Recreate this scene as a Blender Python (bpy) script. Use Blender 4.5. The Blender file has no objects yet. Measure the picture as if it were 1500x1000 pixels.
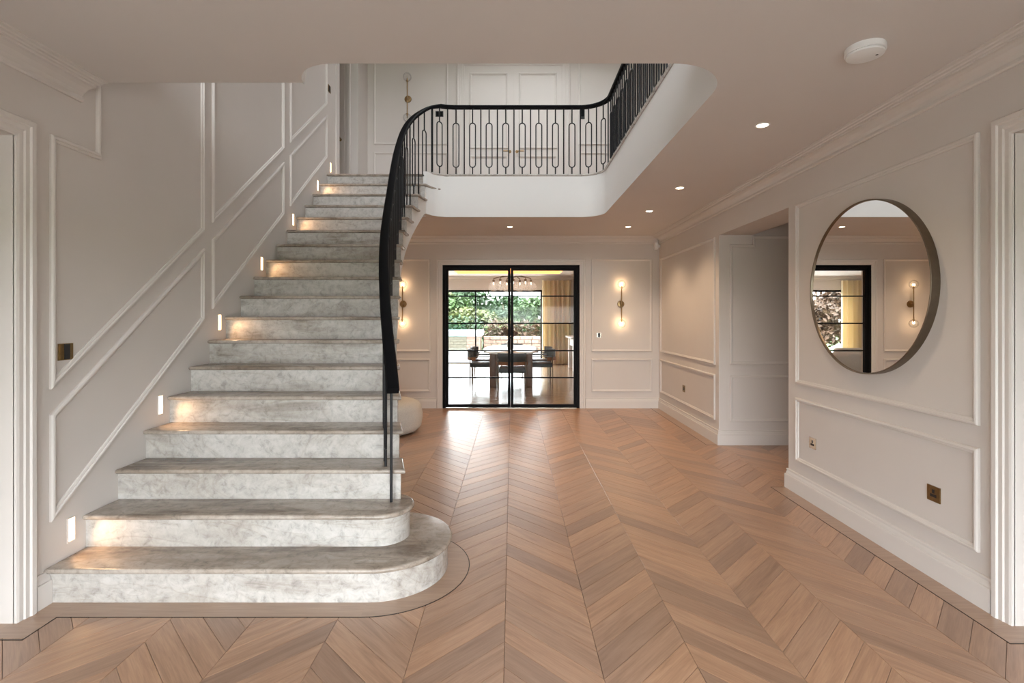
import bpy, bmesh, math, random
from mathutils import Vector, Matrix
from mathutils.geometry import tessellate_polygon
R = math.radians
random.seed(7)
SC = bpy.context.scene
COL = SC.collection

# ------------------------------------------------------------------ camera, world, light, exposure
F, HOR, H = 745.0, 465.0, 1.45
cd = bpy.data.cameras.new('camera'); cam = bpy.data.objects.new('camera', cd); COL.objects.link(cam)
cam.location = (0, 0, H); cam.rotation_euler = (R(90), 0, 0)
cd.sensor_width = 36; cd.lens = F / 1500 * 36; cd.shift_y = (HOR - 500) / 1500
cd.clip_start = 0.05; cd.clip_end = 300
SC.camera = cam
SKY = 15.0
w = bpy.data.worlds.new('sky'); SC.world = w; w.use_nodes = True
bg = w.node_tree.nodes['Background']
bg.inputs[0].default_value = (0.92, 0.955, 1.0, 1); bg.inputs[1].default_value = SKY
try:
    w.cycles.sampling_method = 'MANUAL'; w.cycles.sample_map_resolution = 256
except Exception: pass
SC.view_settings.view_transform = 'Standard'; SC.view_settings.look = 'None'
SC.view_settings.exposure = 0.38; SC.view_settings.gamma = 1.0; SC.view_settings.use_curve_mapping = False
try:
    SC.cycles.use_denoising = True
    SC.cycles.max_bounces = 10; SC.cycles.diffuse_bounces = 6; SC.cycles.transparent_max_bounces = 16
    SC.cycles.sample_clamp_indirect = 6.0
except Exception: pass

def portal(name, loc, rot, sx, sy):
    l = bpy.data.lights.new(name, 'AREA'); l.shape = 'RECTANGLE'; l.size = sx; l.size_y = sy
    l.cycles.is_portal = True
    o = bpy.data.objects.new(name, l); COL.objects.link(o); o.location = loc; o.rotation_euler = rot
    return o
portal('added_entrance_portal', (0, -1.90, 0.95), (R(90), 0, 0), 4.5, 1.9)  # first three portals serve openings added out of view for daylight
portal('added_window_portal', (-1.0, -1.90, 4.6), (R(90), 0, 0), 2.4, 2.2)
portal('added_rooflight_portal', (0.4, 6.8, 6.20), (0, 0, 0), 2.2, 0.6)
portal('garden_portal', (-2.5, 16.22, 1.17), (R(-90), 0, 0), 6.9, 2.3)

# ------------------------------------------------------------------ helpers
MATS = {}
def nodes(name):
    m = bpy.data.materials.new(name); m.use_nodes = True; MATS[name] = m
    nt = m.node_tree; b = nt.nodes['Principled BSDF']
    return m, nt, b
def N(nt, typ, **kw):
    n = nt.nodes.new(typ)
    for k, v in kw.items():
        if k.startswith('i_'): n.inputs[k[2:].replace('_', ' ')].default_value = v
        else: setattr(n, k, v)
    return n
def ramp(nt, fac, stops, interp='LINEAR'):
    r = nt.nodes.new('ShaderNodeValToRGB'); r.color_ramp.interpolation = interp
    e = r.color_ramp.elements
    while len(e) < len(stops): e.new(0.5)
    for k, (p, c) in enumerate(stops):
        e[k].position = p; e[k].color = (*c, 1) if len(c) == 3 else c
    nt.links.new(fac, r.inputs[0]); return r.outputs[0]
def mix(nt, a, b, fac, mode='MIX'):
    m = nt.nodes.new('ShaderNodeMix'); m.data_type = 'RGBA'; m.blend_type = mode
    for sock, v in ((m.inputs[0], fac), (m.inputs[6], a), (m.inputs[7], b)):
        if hasattr(v, 'is_output'): nt.links.new(v, sock)
        elif isinstance(v, (int, float)): sock.default_value = v
        else: sock.default_value = (*v, 1)
    return m.outputs[2]
def plain(name, rgb, rough=0.5, metal=0.0, noise=0.03, scale=12, spec=0.5, bump=0.0, bscale=200):
    m, nt, b = nodes(name)
    tc = N(nt, 'ShaderNodeTexCoord'); nz = N(nt, 'ShaderNodeTexNoise', i_Scale=scale, i_Detail=4.0)
    nt.links.new(tc.outputs['Object'], nz.inputs['Vector'])
    lo = tuple(max(0, c * (1 - noise)) for c in rgb); hi = tuple(min(1, c * (1 + noise)) for c in rgb)
    nt.links.new(ramp(nt, nz.outputs['Fac'], [(0.3, lo), (0.7, hi)]), b.inputs['Base Color'])
    b.inputs['Roughness'].default_value = rough; b.inputs['Metallic'].default_value = metal
    b.inputs['Specular IOR Level'].default_value = spec
    if bump:
        n2 = N(nt, 'ShaderNodeTexNoise', i_Scale=bscale, i_Detail=3.0); nt.links.new(tc.outputs['Object'], n2.inputs['Vector'])
        bp = N(nt, 'ShaderNodeBump', i_Strength=bump, i_Distance=0.005)
        nt.links.new(n2.outputs['Fac'], bp.inputs['Height']); nt.links.new(bp.outputs[0], b.inputs['Normal'])
    return m
def emit(name, rgb, strength):
    m, nt, b = nodes(name)
    b.inputs['Base Color'].default_value = (*rgb, 1)
    b.inputs['Emission Color'].default_value = (*rgb, 1); b.inputs['Emission Strength'].default_value = strength
    return m
def glass(name, tint=(1, 1, 1), refl=0.06, rough=0.0):
    m, nt, b = nodes(name); nt.nodes.remove(b)
    out = nt.nodes['Material Output']
    t = N(nt, 'ShaderNodeBsdfTransparent'); t.inputs[0].default_value = (*tint, 1)
    g = N(nt, 'ShaderNodeBsdfGlossy'); g.inputs['Roughness'].default_value = rough
    lw = N(nt, 'ShaderNodeFresnel'); lw.inputs['IOR'].default_value = 1.45
    mt = N(nt, 'ShaderNodeMath', operation='MULTIPLY'); mt.inputs[1].default_value = refl / 0.04
    nt.links.new(lw.outputs[0], mt.inputs[0])
    ms = N(nt, 'ShaderNodeMixShader'); nt.links.new(mt.outputs[0], ms.inputs[0])
    nt.links.new(t.outputs[0], ms.inputs[1]); nt.links.new(g.outputs[0], ms.inputs[2]); nt.links.new(ms.outputs[0], out.inputs[0])
    return m

def obj(name, bm, mat, parent=None, smooth=None, world=True, recenter=True):
    """one mesh object; with a parent, world=True turns world coordinates into the parent's"""
    me = bpy.data.meshes.new(name)
    bmesh.ops.recalc_face_normals(bm, faces=bm.faces[:])
    off = Vector((0, 0, 0))
    if parent is None and recenter and bm.verts:
        xs = [v.co.x for v in bm.verts]; ys = [v.co.y for v in bm.verts]; zs = [v.co.z for v in bm.verts]
        off = Vector(((min(xs) + max(xs)) / 2, (min(ys) + max(ys)) / 2, min(zs)))
    elif parent is not None and world:
        p = parent; off = Vector((0, 0, 0))
        while p is not None: off += p.location; p = p.parent
    if off.length: bmesh.ops.translate(bm, verts=bm.verts[:], vec=-off)
    bm.to_mesh(me); bm.free()
    o = bpy.data.objects.new(name, me); COL.objects.link(o)
    if parent is None: o.location = off
    else: o.parent = parent
    for m in (mat if isinstance(mat, (list, tuple)) else [mat]): me.materials.append(MATS[m])
    if smooth is not None:
        for p in me.polygons: p.use_smooth = True
        try: me.set_sharp_from_angle(angle=R(smooth))
        except Exception: pass
    return o
def tag(o, label, cat, group=None, kind=None):
    if label: o['label'] = label
    if cat: o['category'] = cat
    if group: o['group'] = group
    if kind: o['kind'] = kind
    return o
def thing(name, loc, label, cat, group=None, rz=0, kind=None):
    o = bpy.data.objects.new(name, None); COL.objects.link(o); o.location = loc; o.rotation_euler = (0, 0, rz)
    o.empty_display_size = 0.1
    return tag(o, label, cat, group, kind)
def copy_tree(o, parent=None):
    c = o.copy(); COL.objects.link(c)
    if parent is not None: c.parent = parent
    for ch in list(o.children): copy_tree(ch, c)
    return c
def B(): return bmesh.new()
def box(bm, x0, x1, y0, y1, z0, z1, bev=0, seg=2):
    t = bmesh.new()
    v = [t.verts.new((x, y, z)) for z in (z0, z1) for y in (y0, y1) for x in (x0, x1)]
    for f in ((0, 1, 3, 2), (4, 6, 7, 5), (0, 4, 5, 1), (2, 3, 7, 6), (0, 2, 6, 4), (1, 5, 7, 3)): t.faces.new([v[i] for i in f])
    bmesh.ops.recalc_face_normals(t, faces=t.faces[:])
    if bev: bmesh.ops.bevel(t, geom=t.edges[:], offset=bev, segments=seg, affect='EDGES', profile=0.5)
    join(bm, t); return bm
def join(bm, t):
    mp = {v: bm.verts.new(v.co) for v in t.verts}
    for f in t.faces:
        try: bm.faces.new([mp[v] for v in f.verts])
        except ValueError: pass
    t.free()
def ring_tube(bm, rings, cap=True, closed=False):
    vs = [[bm.verts.new(p) for p in r] for r in rings]
    n = len(vs[0]); m = len(vs)
    for i in range(m if closed else m - 1):
        a, b = vs[i], vs[(i + 1) % m]
        for j in range(n):
            k = (j + 1) % n
            bm.faces.new((a[j], a[k], b[k], b[j]))
    if cap and not closed:
        bm.faces.new(vs[0][::-1]); bm.faces.new(vs[-1])
def tube(bm, pts, r, seg=8, closed=False):
    pts = [Vector(p) for p in pts]; n = len(pts); rings = []; up = None
    for i, p in enumerate(pts):
        a = pts[(i - 1) % n] if closed else pts[max(0, i - 1)]; b = pts[(i + 1) % n] if closed else pts[min(n - 1, i + 1)]
        d = (b - a).normalized()
        if up is None:
            up = Vector((0, 0, 1)) if abs(d.z) < 0.9 else Vector((0, 1, 0))
        x = d.cross(up)
        if x.length < 1e-4: x = d.cross(Vector((1, 0, 0)))
        x.normalize(); up2 = x.cross(d).normalized(); up = up2
        rr = r[i] if isinstance(r, (list, tuple)) else r
        rings.append([p + (x * math.cos(2 * math.pi * j / seg) + up2 * math.sin(2 * math.pi * j / seg)) * rr for j in range(seg)])
    ring_tube(bm, rings, True, closed); return bm
def lathe(bm, prof, centre, axis='z', seg=24):
    c = Vector(centre); rings = []
    for r, h in prof:
        r = max(r, 1e-5); ring = []
        for j in range(seg):
            a = 2 * math.pi * j / seg; u, v = r * math.cos(a), r * math.sin(a)
            ring.append(c + (Vector((u, v, h)) if axis == 'z' else Vector((u, h, v)) if axis == 'y' else Vector((h, u, v))))
        rings.append(ring)
    ring_tube(bm, rings, True); return bm
def prism(bm, pts, z0, z1, bev=0.0, seg=3, both=True):
    """vertical prism over a plan outline, its horizontal edges rounded"""
    t = bmesh.new()
    lo = [t.verts.new((x, y, z0)) for x, y in pts]; hi = [t.verts.new((x, y, z1)) for x, y in pts]
    n = len(pts); t.faces.new(lo[::-1]); t.faces.new(hi)
    for i in range(n): t.faces.new((lo[i], lo[(i + 1) % n], hi[(i + 1) % n], hi[i]))
    bmesh.ops.recalc_face_normals(t, faces=t.faces[:])
    if bev:
        es = [e for e in t.edges if abs(e.verts[0].co.z - e.verts[1].co.z) < 1e-6 and (both or e.verts[0].co.z > (z0 + z1) / 2)]
        bmesh.ops.bevel(t, geom=es, offset=bev, segments=seg, affect='EDGES', profile=0.5)
    join(bm, t); return bm
def arc(cx, cy, r, a0, a1, n):
    return [(cx + r * math.cos(R(a0 + (a1 - a0) * i / n)), cy + r * math.sin(R(a0 + (a1 - a0) * i / n))) for i in range(n + 1)]
def offset_path(pts, d, closed=False):
    """offset to the LEFT of the walking direction, mitred"""
    n = len(pts); out = []
    for i in range(n):
        p = Vector(pts[i][:2])
        a = Vector(pts[(i - 1) % n][:2]) if (closed or i > 0) else None
        b = Vector(pts[(i + 1) % n][:2]) if (closed or i < n - 1) else None
        d1 = (p - a).normalized() if a is not None else None
        d2 = (b - p).normalized() if b is not None else None
        d1 = d1 or d2; d2 = d2 or d1
        n1 = Vector((-d1.y, d1.x)); n2 = Vector((-d2.y, d2.x)); m = n1 + n2
        m = m / max(0.25, m.dot(n1)) if m.length > 1e-6 else n1
        out.append((p.x + m.x * d, p.y + m.y * d))
    return out
def sweep_flat(bm, pts, prof, place, closed):
    """sweep a profile [(offset to the left, height)] along a path in a plane; place(u, v, h) -> xyz"""
    lanes = [offset_path(pts, o, closed) for o, h in prof]
    rings = [[place(lanes[k][i][0], lanes[k][i][1], prof[k][1]) for k in range(len(prof))] for i in range(len(pts))]
    ring_tube(bm, rings, True, closed); return bm
def interp(tab, x):
    """smooth monotone-ish cubic through (x, y) points"""
    if x <= tab[0][0]:
        (x0, y0), (x1, y1) = tab[0], tab[1]; return y0 + (y1 - y0) / (x1 - x0) * (x - x0)
    if x >= tab[-1][0]: return tab[-1][1]
    for i in range(len(tab) - 1):
        if tab[i][0] <= x <= tab[i + 1][0]: break
    def sl(k):
        a, b = tab[max(0, k - 1)], tab[min(len(tab) - 1, k + 1)]; return (b[1] - a[1]) / (b[0] - a[0])
    (x0, y0), (x1, y1) = tab[i], tab[i + 1]; h = x1 - x0; t = (x - x0) / h
    return (2*t**3 - 3*t*t + 1) * y0 + (t**3 - 2*t*t + t) * h * sl(i) + (-2*t**3 + 3*t*t) * y1 + (t**3 - t*t) * h * sl(i + 1)
def light(kind, name, parent, loc, energy, colour, rot=(0, 0, 0), **kw):
    l = bpy.data.lights.new(name, kind); l.energy = energy; l.color = colour
    for k, v in kw.items(): setattr(l, k, v)
    o = bpy.data.objects.new(name, l); COL.objects.link(o); o.location = loc; o.rotation_euler = rot
    if parent: o.parent = parent
    return o

# ------------------------------------------------------------------ materials
plain('wall_paint', (0.625, 0.578, 0.545), 0.55, noise=0.012, scale=3, spec=0.3)
plain('trim_paint', (0.66, 0.615, 0.582), 0.42, noise=0.01, scale=3, spec=0.4)
plain('ceiling_paint', (0.645, 0.60, 0.575), 0.7, noise=0.01, scale=2, spec=0.2)
plain('fascia_paint', (0.82, 0.818, 0.81), 0.6, noise=0.008, scale=2, spec=0.25)
plain('black_metal', (0.006, 0.006, 0.007), 0.5, noise=0.1, scale=40, spec=0.08)
plain('rail_black', (0.005, 0.005, 0.006), 0.6, noise=0.1, scale=30, spec=0.06)
plain('baluster_metal', (0.010, 0.011, 0.013), 0.35, noise=0.1, scale=40, spec=0.35)
plain('brass', (0.32, 0.215, 0.11), 0.34, metal=1.0, noise=0.08, scale=30)
plain('bronze', (0.20, 0.16, 0.12), 0.38, metal=1.0, noise=0.06, scale=30)
plain('antique_brass', (0.28, 0.19, 0.09), 0.38, metal=1.0, noise=0.12, scale=60)
plain('nickel', (0.62, 0.58, 0.5), 0.25, metal=1.0, noise=0.04)
plain('mirror_silver', (0.93, 0.93, 0.92), 0.005, metal=1.0, noise=0.0)
plain('white_plastic', (0.80, 0.80, 0.80), 0.4, noise=0.01)
plain('black_plastic', (0.012, 0.012, 0.013), 0.45, noise=0.05)
plain('boucle', (0.66, 0.63, 0.58), 0.9, noise=0.08, scale=90, bump=0.6, bscale=140, spec=0.1)
plain('subfloor', (0.035, 0.02, 0.012), 0.9, noise=0.1)
plain('inlay_dark', (0.035, 0.022, 0.014), 0.5, noise=0.1)
plain('stair_plaster', (0.70, 0.68, 0.65), 0.6, noise=0.01, spec=0.25)
m, nt, b = nodes('curtain_fabric'); b.inputs['Base Color'].default_value = (0.82, 0.73, 0.56, 1); b.inputs['Roughness'].default_value = 0.9
tr = N(nt, 'ShaderNodeBsdfTranslucent'); tr.inputs[0].default_value = (0.90, 0.79, 0.58, 1); ms = N(nt, 'ShaderNodeMixShader'); ms.inputs[0].default_value = 0.42
wv = N(nt, 'ShaderNodeTexNoise', i_Scale=60.0); bp = N(nt, 'ShaderNodeBump', i_Strength=0.15); nt.links.new(wv.outputs['Fac'], bp.inputs['Height']); nt.links.new(bp.outputs[0], b.inputs['Normal'])
nt.links.new(b.outputs[0], ms.inputs[1]); nt.links.new(tr.outputs[0], ms.inputs[2]); nt.links.new(ms.outputs[0], nt.nodes['Material Output'].inputs[0])
plain('table_marble', (0.80, 0.80, 0.80), 0.15, noise=0.06, scale=4)
plain('table_wood', (0.16, 0.08, 0.045), 0.4, noise=0.25, scale=9)
plain('chair_leather', (0.045, 0.047, 0.045), 0.5, noise=0.1, scale=20)
plain('chair_strap', (0.24, 0.10, 0.045), 0.45, noise=0.15, scale=20)
plain('sofa_fabric', (0.66, 0.65, 0.62), 0.9, noise=0.05, scale=40, spec=0.1)
plain('paving', (0.42, 0.42, 0.41), 0.7, noise=0.06, scale=3)
plain('pool_white', (0.42, 0.43, 0.45), 0.6, noise=0.03)
plain('red_brick', (0.17, 0.105, 0.08), 0.85, noise=0.3, scale=6)
plain('grass', (0.10, 0.17, 0.05), 0.9, noise=0.4, scale=4)
plain('gravel', (0.30, 0.28, 0.25), 0.9, noise=0.3, scale=40)
plain('bark', (0.10, 0.07, 0.05), 0.9, noise=0.3, scale=20)
plain('petal_dark', (0.07, 0.012, 0.018), 0.6, noise=0.3, scale=60)
plain('leaf_stem', (0.06, 0.10, 0.03), 0.6, noise=0.2, scale=30)
plain('vase_glass', (0.6, 0.62, 0.62), 0.1, noise=0.02)
for k, c in (('leaf_a', (0.038, 0.066, 0.020)), ('leaf_b', (0.022, 0.045, 0.016)), ('leaf_c', (0.065, 0.076, 0.024)), ('leaf_d', (0.060, 0.032, 0.018))):
    plain(k, c, 0.55, noise=0.45, scale=1.7, spec=0.3)
glass('pane_glass', (0.97, 0.985, 0.98), 0.006)
glass('globe_glass', (0.99, 0.99, 0.99), 0.02)
m, nt, b = nodes('shade_glass'); nt.nodes.remove(b)
tp = N(nt, 'ShaderNodeBsdfTransparent'); tl = N(nt, 'ShaderNodeBsdfTranslucent'); tl.inputs[0].default_value = (0.95, 0.95, 0.92, 1)
gn = N(nt, 'ShaderNodeTexNoise', i_Scale=18.0); mf = N(nt, 'ShaderNodeMapRange'); mf.inputs['To Min'].default_value = 0.05; mf.inputs['To Max'].default_value = 0.4; nt.links.new(gn.outputs['Fac'], mf.inputs['Value'])
ms = N(nt, 'ShaderNodeMixShader'); nt.links.new(mf.outputs[0], ms.inputs[0]); nt.links.new(tp.outputs[0], ms.inputs[1]); nt.links.new(tl.outputs[0], ms.inputs[2]); nt.links.new(ms.outputs[0], nt.nodes['Material Output'].inputs[0])
glass('balustrade_glass', (0.80, 0.92, 0.90), 0.05)
emit('lens_warm', (1.0, 0.80, 0.56), 18)
emit('bulb_warm', (1.0, 0.72, 0.42), 10)
emit('step_lens', (1.0, 0.66, 0.36), 5)
emit('bulb_soft', (1.0, 0.86, 0.66), 2.0)
emit('cove_led', (1.0, 0.42, 0.12), 1.8)

def wood(name, dark, mid, light_, rough, tone=0.30, uv=True, coat=0.30):
    m, nt, b = nodes(name)
    tc = N(nt, 'ShaderNodeTexCoord'); oi = N(nt, 'ShaderNodeObjectInfo'); ge = N(nt, 'ShaderNodeNewGeometry')
    add = N(nt, 'ShaderNodeMath', operation='ADD'); fr = N(nt, 'ShaderNodeMath', operation='FRACT')
    nt.links.new(oi.outputs['Random'], add.inputs[0]); nt.links.new(ge.outputs['Random Per Island'], add.inputs[1]); nt.links.new(add.outputs[0], fr.inputs[0])
    rnd = fr.outputs[0]
    sc = N(nt, 'ShaderNodeVectorMath', operation='SCALE'); sc.inputs[0].default_value = (37, 91, 13); nt.links.new(rnd, sc.inputs['Scale'])
    va = N(nt, 'ShaderNodeVectorMath', operation='ADD'); nt.links.new(tc.outputs['UV' if uv else 'Object'], va.inputs[0]); nt.links.new(sc.outputs[0], va.inputs[1])
    mp = N(nt, 'ShaderNodeMapping'); mp.inputs['Scale'].default_value = (2.2, 26, 26 if not uv else 1); nt.links.new(va.outputs[0], mp.inputs[0])
    g1 = N(nt, 'ShaderNodeTexNoise', i_Scale=1.0, i_Detail=7.0, i_Roughness=0.62, i_Distortion=0.9); nt.links.new(mp.outputs[0], g1.inputs['Vector'])
    mp2 = N(nt, 'ShaderNodeMapping'); mp2.inputs['Scale'].default_value = (8, 190, 190 if not uv else 1); nt.links.new(va.outputs[0], mp2.inputs[0])
    g2 = N(nt, 'ShaderNodeTexNoise', i_Scale=1.0, i_Detail=3.0); nt.links.new(mp2.outputs[0], g2.inputs['Vector'])
    base = ramp(nt, g1.outputs['Fac'], [(0.30, dark), (0.52, mid), (0.75, light_)])
    fine = ramp(nt, g2.outputs['Fac'], [(0.35, (0.82, 0.80, 0.78)), (0.6, (1, 1, 1))])
    c = mix(nt, base, fine, 0.7, 'MULTIPLY')
    t = ramp(nt, rnd, [(0.0, (1 - tone, 1 - tone, 1 - tone * 0.9)), (0.5, (0.97, 0.96, 0.95)), (1.0, (1.10, 1.06, 1.0))])
    c = mix(nt, c, t, 1.0, 'MULTIPLY')
    nt.links.new(c, b.inputs['Base Color'])
    rr = N(nt, 'ShaderNodeMapRange'); rr.inputs['To Min'].default_value = rough - 0.05; rr.inputs['To Max'].default_value = rough + 0.07
    nt.links.new(g1.outputs['Fac'], rr.inputs['Value']); nt.links.new(rr.outputs[0], b.inputs['Roughness'])
    bp = N(nt, 'ShaderNodeBump', i_Strength=0.10, i_Distance=0.002); nt.links.new(g2.outputs['Fac'], bp.inputs['Height']); nt.links.new(bp.outputs[0], b.inputs['Normal'])
    b.inputs['Specular IOR Level'].default_value = 0.8
    b.inputs['Coat Weight'].default_value = 0.4; b.inputs['Coat Roughness'].default_value = coat; b.inputs['Coat IOR'].default_value = 1.6
    return m
wood('oak_plank', (0.345, 0.198, 0.122), (0.45, 0.272, 0.174), (0.52, 0.333, 0.222), 0.37, 0.30)
wood('oak_border', (0.35, 0.218, 0.14), (0.41, 0.266, 0.178), (0.46, 0.31, 0.214), 0.36, 0.05, uv=False)
wood('oak_dining', (0.30, 0.20, 0.125), (0.39, 0.27, 0.18), (0.46, 0.33, 0.22), 0.24, 0.1, uv=False, coat=0.12)

def marble(name, tint=(1, 1, 1), amt=0.0, lo=0.50):
    m, nt, b = nodes(name)
    tc = N(nt, 'ShaderNodeTexCoord'); oi = N(nt, 'ShaderNodeObjectInfo')
    sc = N(nt, 'ShaderNodeVectorMath', operation='SCALE'); sc.inputs[0].default_value = (17, 31, 11); nt.links.new(oi.outputs['Random'], sc.inputs['Scale'])
    va = N(nt, 'ShaderNodeVectorMath', operation='ADD'); nt.links.new(tc.outputs['Object'], va.inputs[0]); nt.links.new(sc.outputs[0], va.inputs[1])
    mp = N(nt, 'ShaderNodeMapping'); mp.inputs['Rotation'].default_value = (0.2, -0.25, 0.5); mp.inputs['Scale'].default_value = (0.8, 1.6, 2.2); nt.links.new(va.outputs[0], mp.inputs[0])
    big = N(nt, 'ShaderNodeTexNoise', i_Scale=1.5, i_Detail=8.0, i_Roughness=0.6, i_Distortion=0.9); nt.links.new(mp.outputs[0], big.inputs['Vector'])
    mot = N(nt, 'ShaderNodeTexNoise', i_Scale=20.0, i_Detail=9.0, i_Roughness=0.72, i_Distortion=0.6); nt.links.new(va.outputs[0], mot.inputs['Vector'])
    vn = N(nt, 'ShaderNodeTexNoise', i_Scale=1.1, i_Detail=5.0, i_Roughness=0.5, i_Distortion=1.4); nt.links.new(mp.outputs[0], vn.inputs['Vector'])
    sb = N(nt, 'ShaderNodeMath', operation='SUBTRACT'); sb.inputs[1].default_value = 0.5; nt.links.new(vn.outputs['Fac'], sb.inputs[0])
    ab = N(nt, 'ShaderNodeMath', operation='ABSOLUTE'); nt.links.new(sb.outputs[0], ab.inputs[0])
    base = ramp(nt, big.outputs['Fac'], [(0.30, (0.38, 0.342, 0.308)), (0.42, (0.45, 0.420, 0.388)), (0.55, (0.51, 0.484, 0.457)), (0.8, (0.47, 0.444, 0.416))])
    mott = ramp(nt, mot.outputs['Fac'], [(0.34, (0.64, 0.63, 0.62)), (0.46, (0.94, 0.94, 0.935)), (0.60, (1.12, 1.12, 1.12))])
    c = mix(nt, base, mott, 0.85, 'MULTIPLY')
    stk = N(nt, 'ShaderNodeMapping'); stk.inputs['Rotation'].default_value = (0.1, 0.22, 0.35); stk.inputs['Scale'].default_value = (1.3, 7.0, 9.0); nt.links.new(va.outputs[0], stk.inputs[0])
    sn = N(nt, 'ShaderNodeTexNoise', i_Scale=1.0, i_Detail=7.0, i_Roughness=0.65, i_Distortion=0.5); nt.links.new(stk.outputs[0], sn.inputs['Vector'])
    area = ramp(nt, vn.outputs['Fac'], [(lo, (0, 0, 0)), (lo + 0.12, (1, 1, 1))])
    streak = ramp(nt, sn.outputs['Fac'], [(0.36, (0.46, 0.41, 0.37)), (0.48, (0.80, 0.77, 0.74)), (0.60, (1, 1, 1))])
    c = mix(nt, c, mix(nt, c, streak, 1.0, 'MULTIPLY'), area)
    vein = ramp(nt, ab.outputs[0], [(0.0, (0.62, 0.57, 0.52)), (0.008, (0.86, 0.83, 0.80)), (0.03, (1, 1, 1))])
    c = mix(nt, c, vein, 0.45, 'MULTIPLY')
    if amt: c = mix(nt, c, tint, amt, 'MULTIPLY')
    nt.links.new(c, b.inputs['Base Color']); b.inputs['Roughness'].default_value = 0.27
    return m
marble('stair_marble')
marble('tread_marble', (0.84, 0.775, 0.715), 1.0, 0.42)

# ------------------------------------------------------------------ dimensions
XW = 2.36; YB = 8.15; ZC = 2.735; ZU = 3.28; ZT = 5.9; YF = -1.6
RISE, GO, Y1 = ZU / 18, 0.23, 2.587
NOSE = 0.025
def YR(n): return Y1 + GO * (n - 1)                     # face of riser n
def pitch(y): return RISE * (1 + (y - (Y1 - NOSE)) / GO)   # line through the nosings
EDGE = [(2.8, -0.575), (3.027, -0.636), (3.257, -0.697), (3.487, -0.758), (3.717, -0.818), (4.18, -0.925), (4.64, -1.008), (4.87, -1.052),
        (5.10, -1.092), (5.33, -1.120), (5.56, -1.133), (5.79, -1.122), (6.02, -1.094), (6.25, -1.052), (6.38, -1.005), (6.47, -0.93), (6.50, -0.84)]
def edge(y): return interp(EDGE, y)
INS = 0.03
# outline of the stair well in the upper floor, walked from the left wall round to the landing
WELL = ([(-XW, 2.783), (-1.145, 2.783)] + arc(-0.905, 2.813, 0.24, 180, 270, 10) + [(0.81, 2.573)] + arc(0.81, 2.913, 0.34, -90, 0, 12)
        + arc(0.87, 6.22, 0.28, 0, 90, 12) + [(-0.84, 6.5), (-0.93, 6.47), (-1.005, 6.40), (-1.06, 6.30), (-1.10, 6.30), (-1.10, 6.5), (-XW, 6.5)])

# ------------------------------------------------------------------ room shell
def strct(name, bm, mat, label, cat, parent=None, smooth=None):
    o = obj(name, bm, mat, parent, smooth)
    if parent is None: tag(o, label, cat, kind='structure')
    return o
# floor slab (planks and border strips are its parts)
bm = B(); box(bm, -2.6, 4.6, YF - 0.1, YB + 0.25, -0.2, -0.006); box(bm, -2.6, -2.36, 1.3, 2.5, -0.2, -0.006)
floor = strct('floor', bm, 'subfloor', 'chevron oak parquet floor of the entrance hall', 'floor')

# upper floor slab with its stair well: ceiling face below
bm = B()
outer = [(-XW, YF), (XW, YF), (XW, YB), (-XW, YB)]
poly = [(-XW, YF), (XW, YF), (XW, YB), (-XW, YB), (-XW, 6.5)] + list(reversed(WELL[:-1]))
poly = [p for i, p in enumerate(poly) if (Vector(p) - Vector(poly[i - 1])).length > 1e-4]
lo = [bm.verts.new((x, y, ZC)) for x, y in poly]; hi = [bm.verts.new((x, y, ZU - 0.02)) for x, y in poly]
n = len(poly)
for tri in tessellate_polygon([[Vector((x, y, 0)) for x, y in poly]]):
    f = bm.faces.new([lo[k] for k in tri]); f.material_index = 0
    f = bm.faces.new([hi[k] for k in tri]); f.material_index = 2
for i in range(n):
    f = bm.faces.new((lo[i], hi[i], hi[(i + 1) % n], lo[(i + 1) % n])); f.material_index = 1
ceiling = strct('ceiling', bm, ['ceiling_paint', 'fascia_paint', 'oak_border'], 'plain hall ceiling with a rounded stair well cut through it', 'ceiling', smooth=30)

def wall(name, boxes, label, mat='wall_paint'):
    bm = B()
    for b_ in boxes: box(bm, *b_)
    return strct(name, bm, mat, label, 'wall')
DL0, DL1, DH = 1.41, 2.41, 2.315       # side door openings
wall_left = wall('wall_left', [(-2.62, -XW, YF, DL0, 0, ZT), (-2.62, -XW, DL0, DL1, DH, ZT), (-2.62, -XW, DL1, 6.89, 0, ZT), (-2.62, -XW, 6.89, YB, 0, ZU)],
                 'panelled left wall rising beside the marble staircase')
DR0, DR1 = 1.39, 2.39
OP0, OP1, OPH = 4.34, 5.80, 2.39
wall_right = wall('wall_right', [(XW, 2.74, YF, DR0, 0, ZT), (XW, 2.74, DR0, DR1, DH, ZT), (XW, 2.74, DR1, OP0, 0, ZT), (XW, 2.74, OP0, OP1, OPH, ZT), (XW, 2.74, OP1, YB, 0, ZT)],
                  'panelled right wall carrying the round mirror')
DX0, DX1, DTOP = -1.112, 1.082, 2.292
wall_back = wall('wall_back', [(-2.62, DX0, YB, YB + 0.22, 0, ZC + 0.3), (DX0, DX1, YB, YB + 0.22, DTOP, ZC + 0.3), (DX1, 2.74, YB, YB + 0.22, 0, ZC + 0.3)],
                 'panelled wall around the black glazed double doors')
YU = 8.1
wall_up = wall('wall_back_upper', [(-2.3, 2.74, YU, YU + 0.25, ZU - 0.3, ZT), (-4.0, -2.3, 7.6, YU + 0.25, ZU - 0.3, ZT)], 'upstairs landing wall with a panelled double door')
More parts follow.
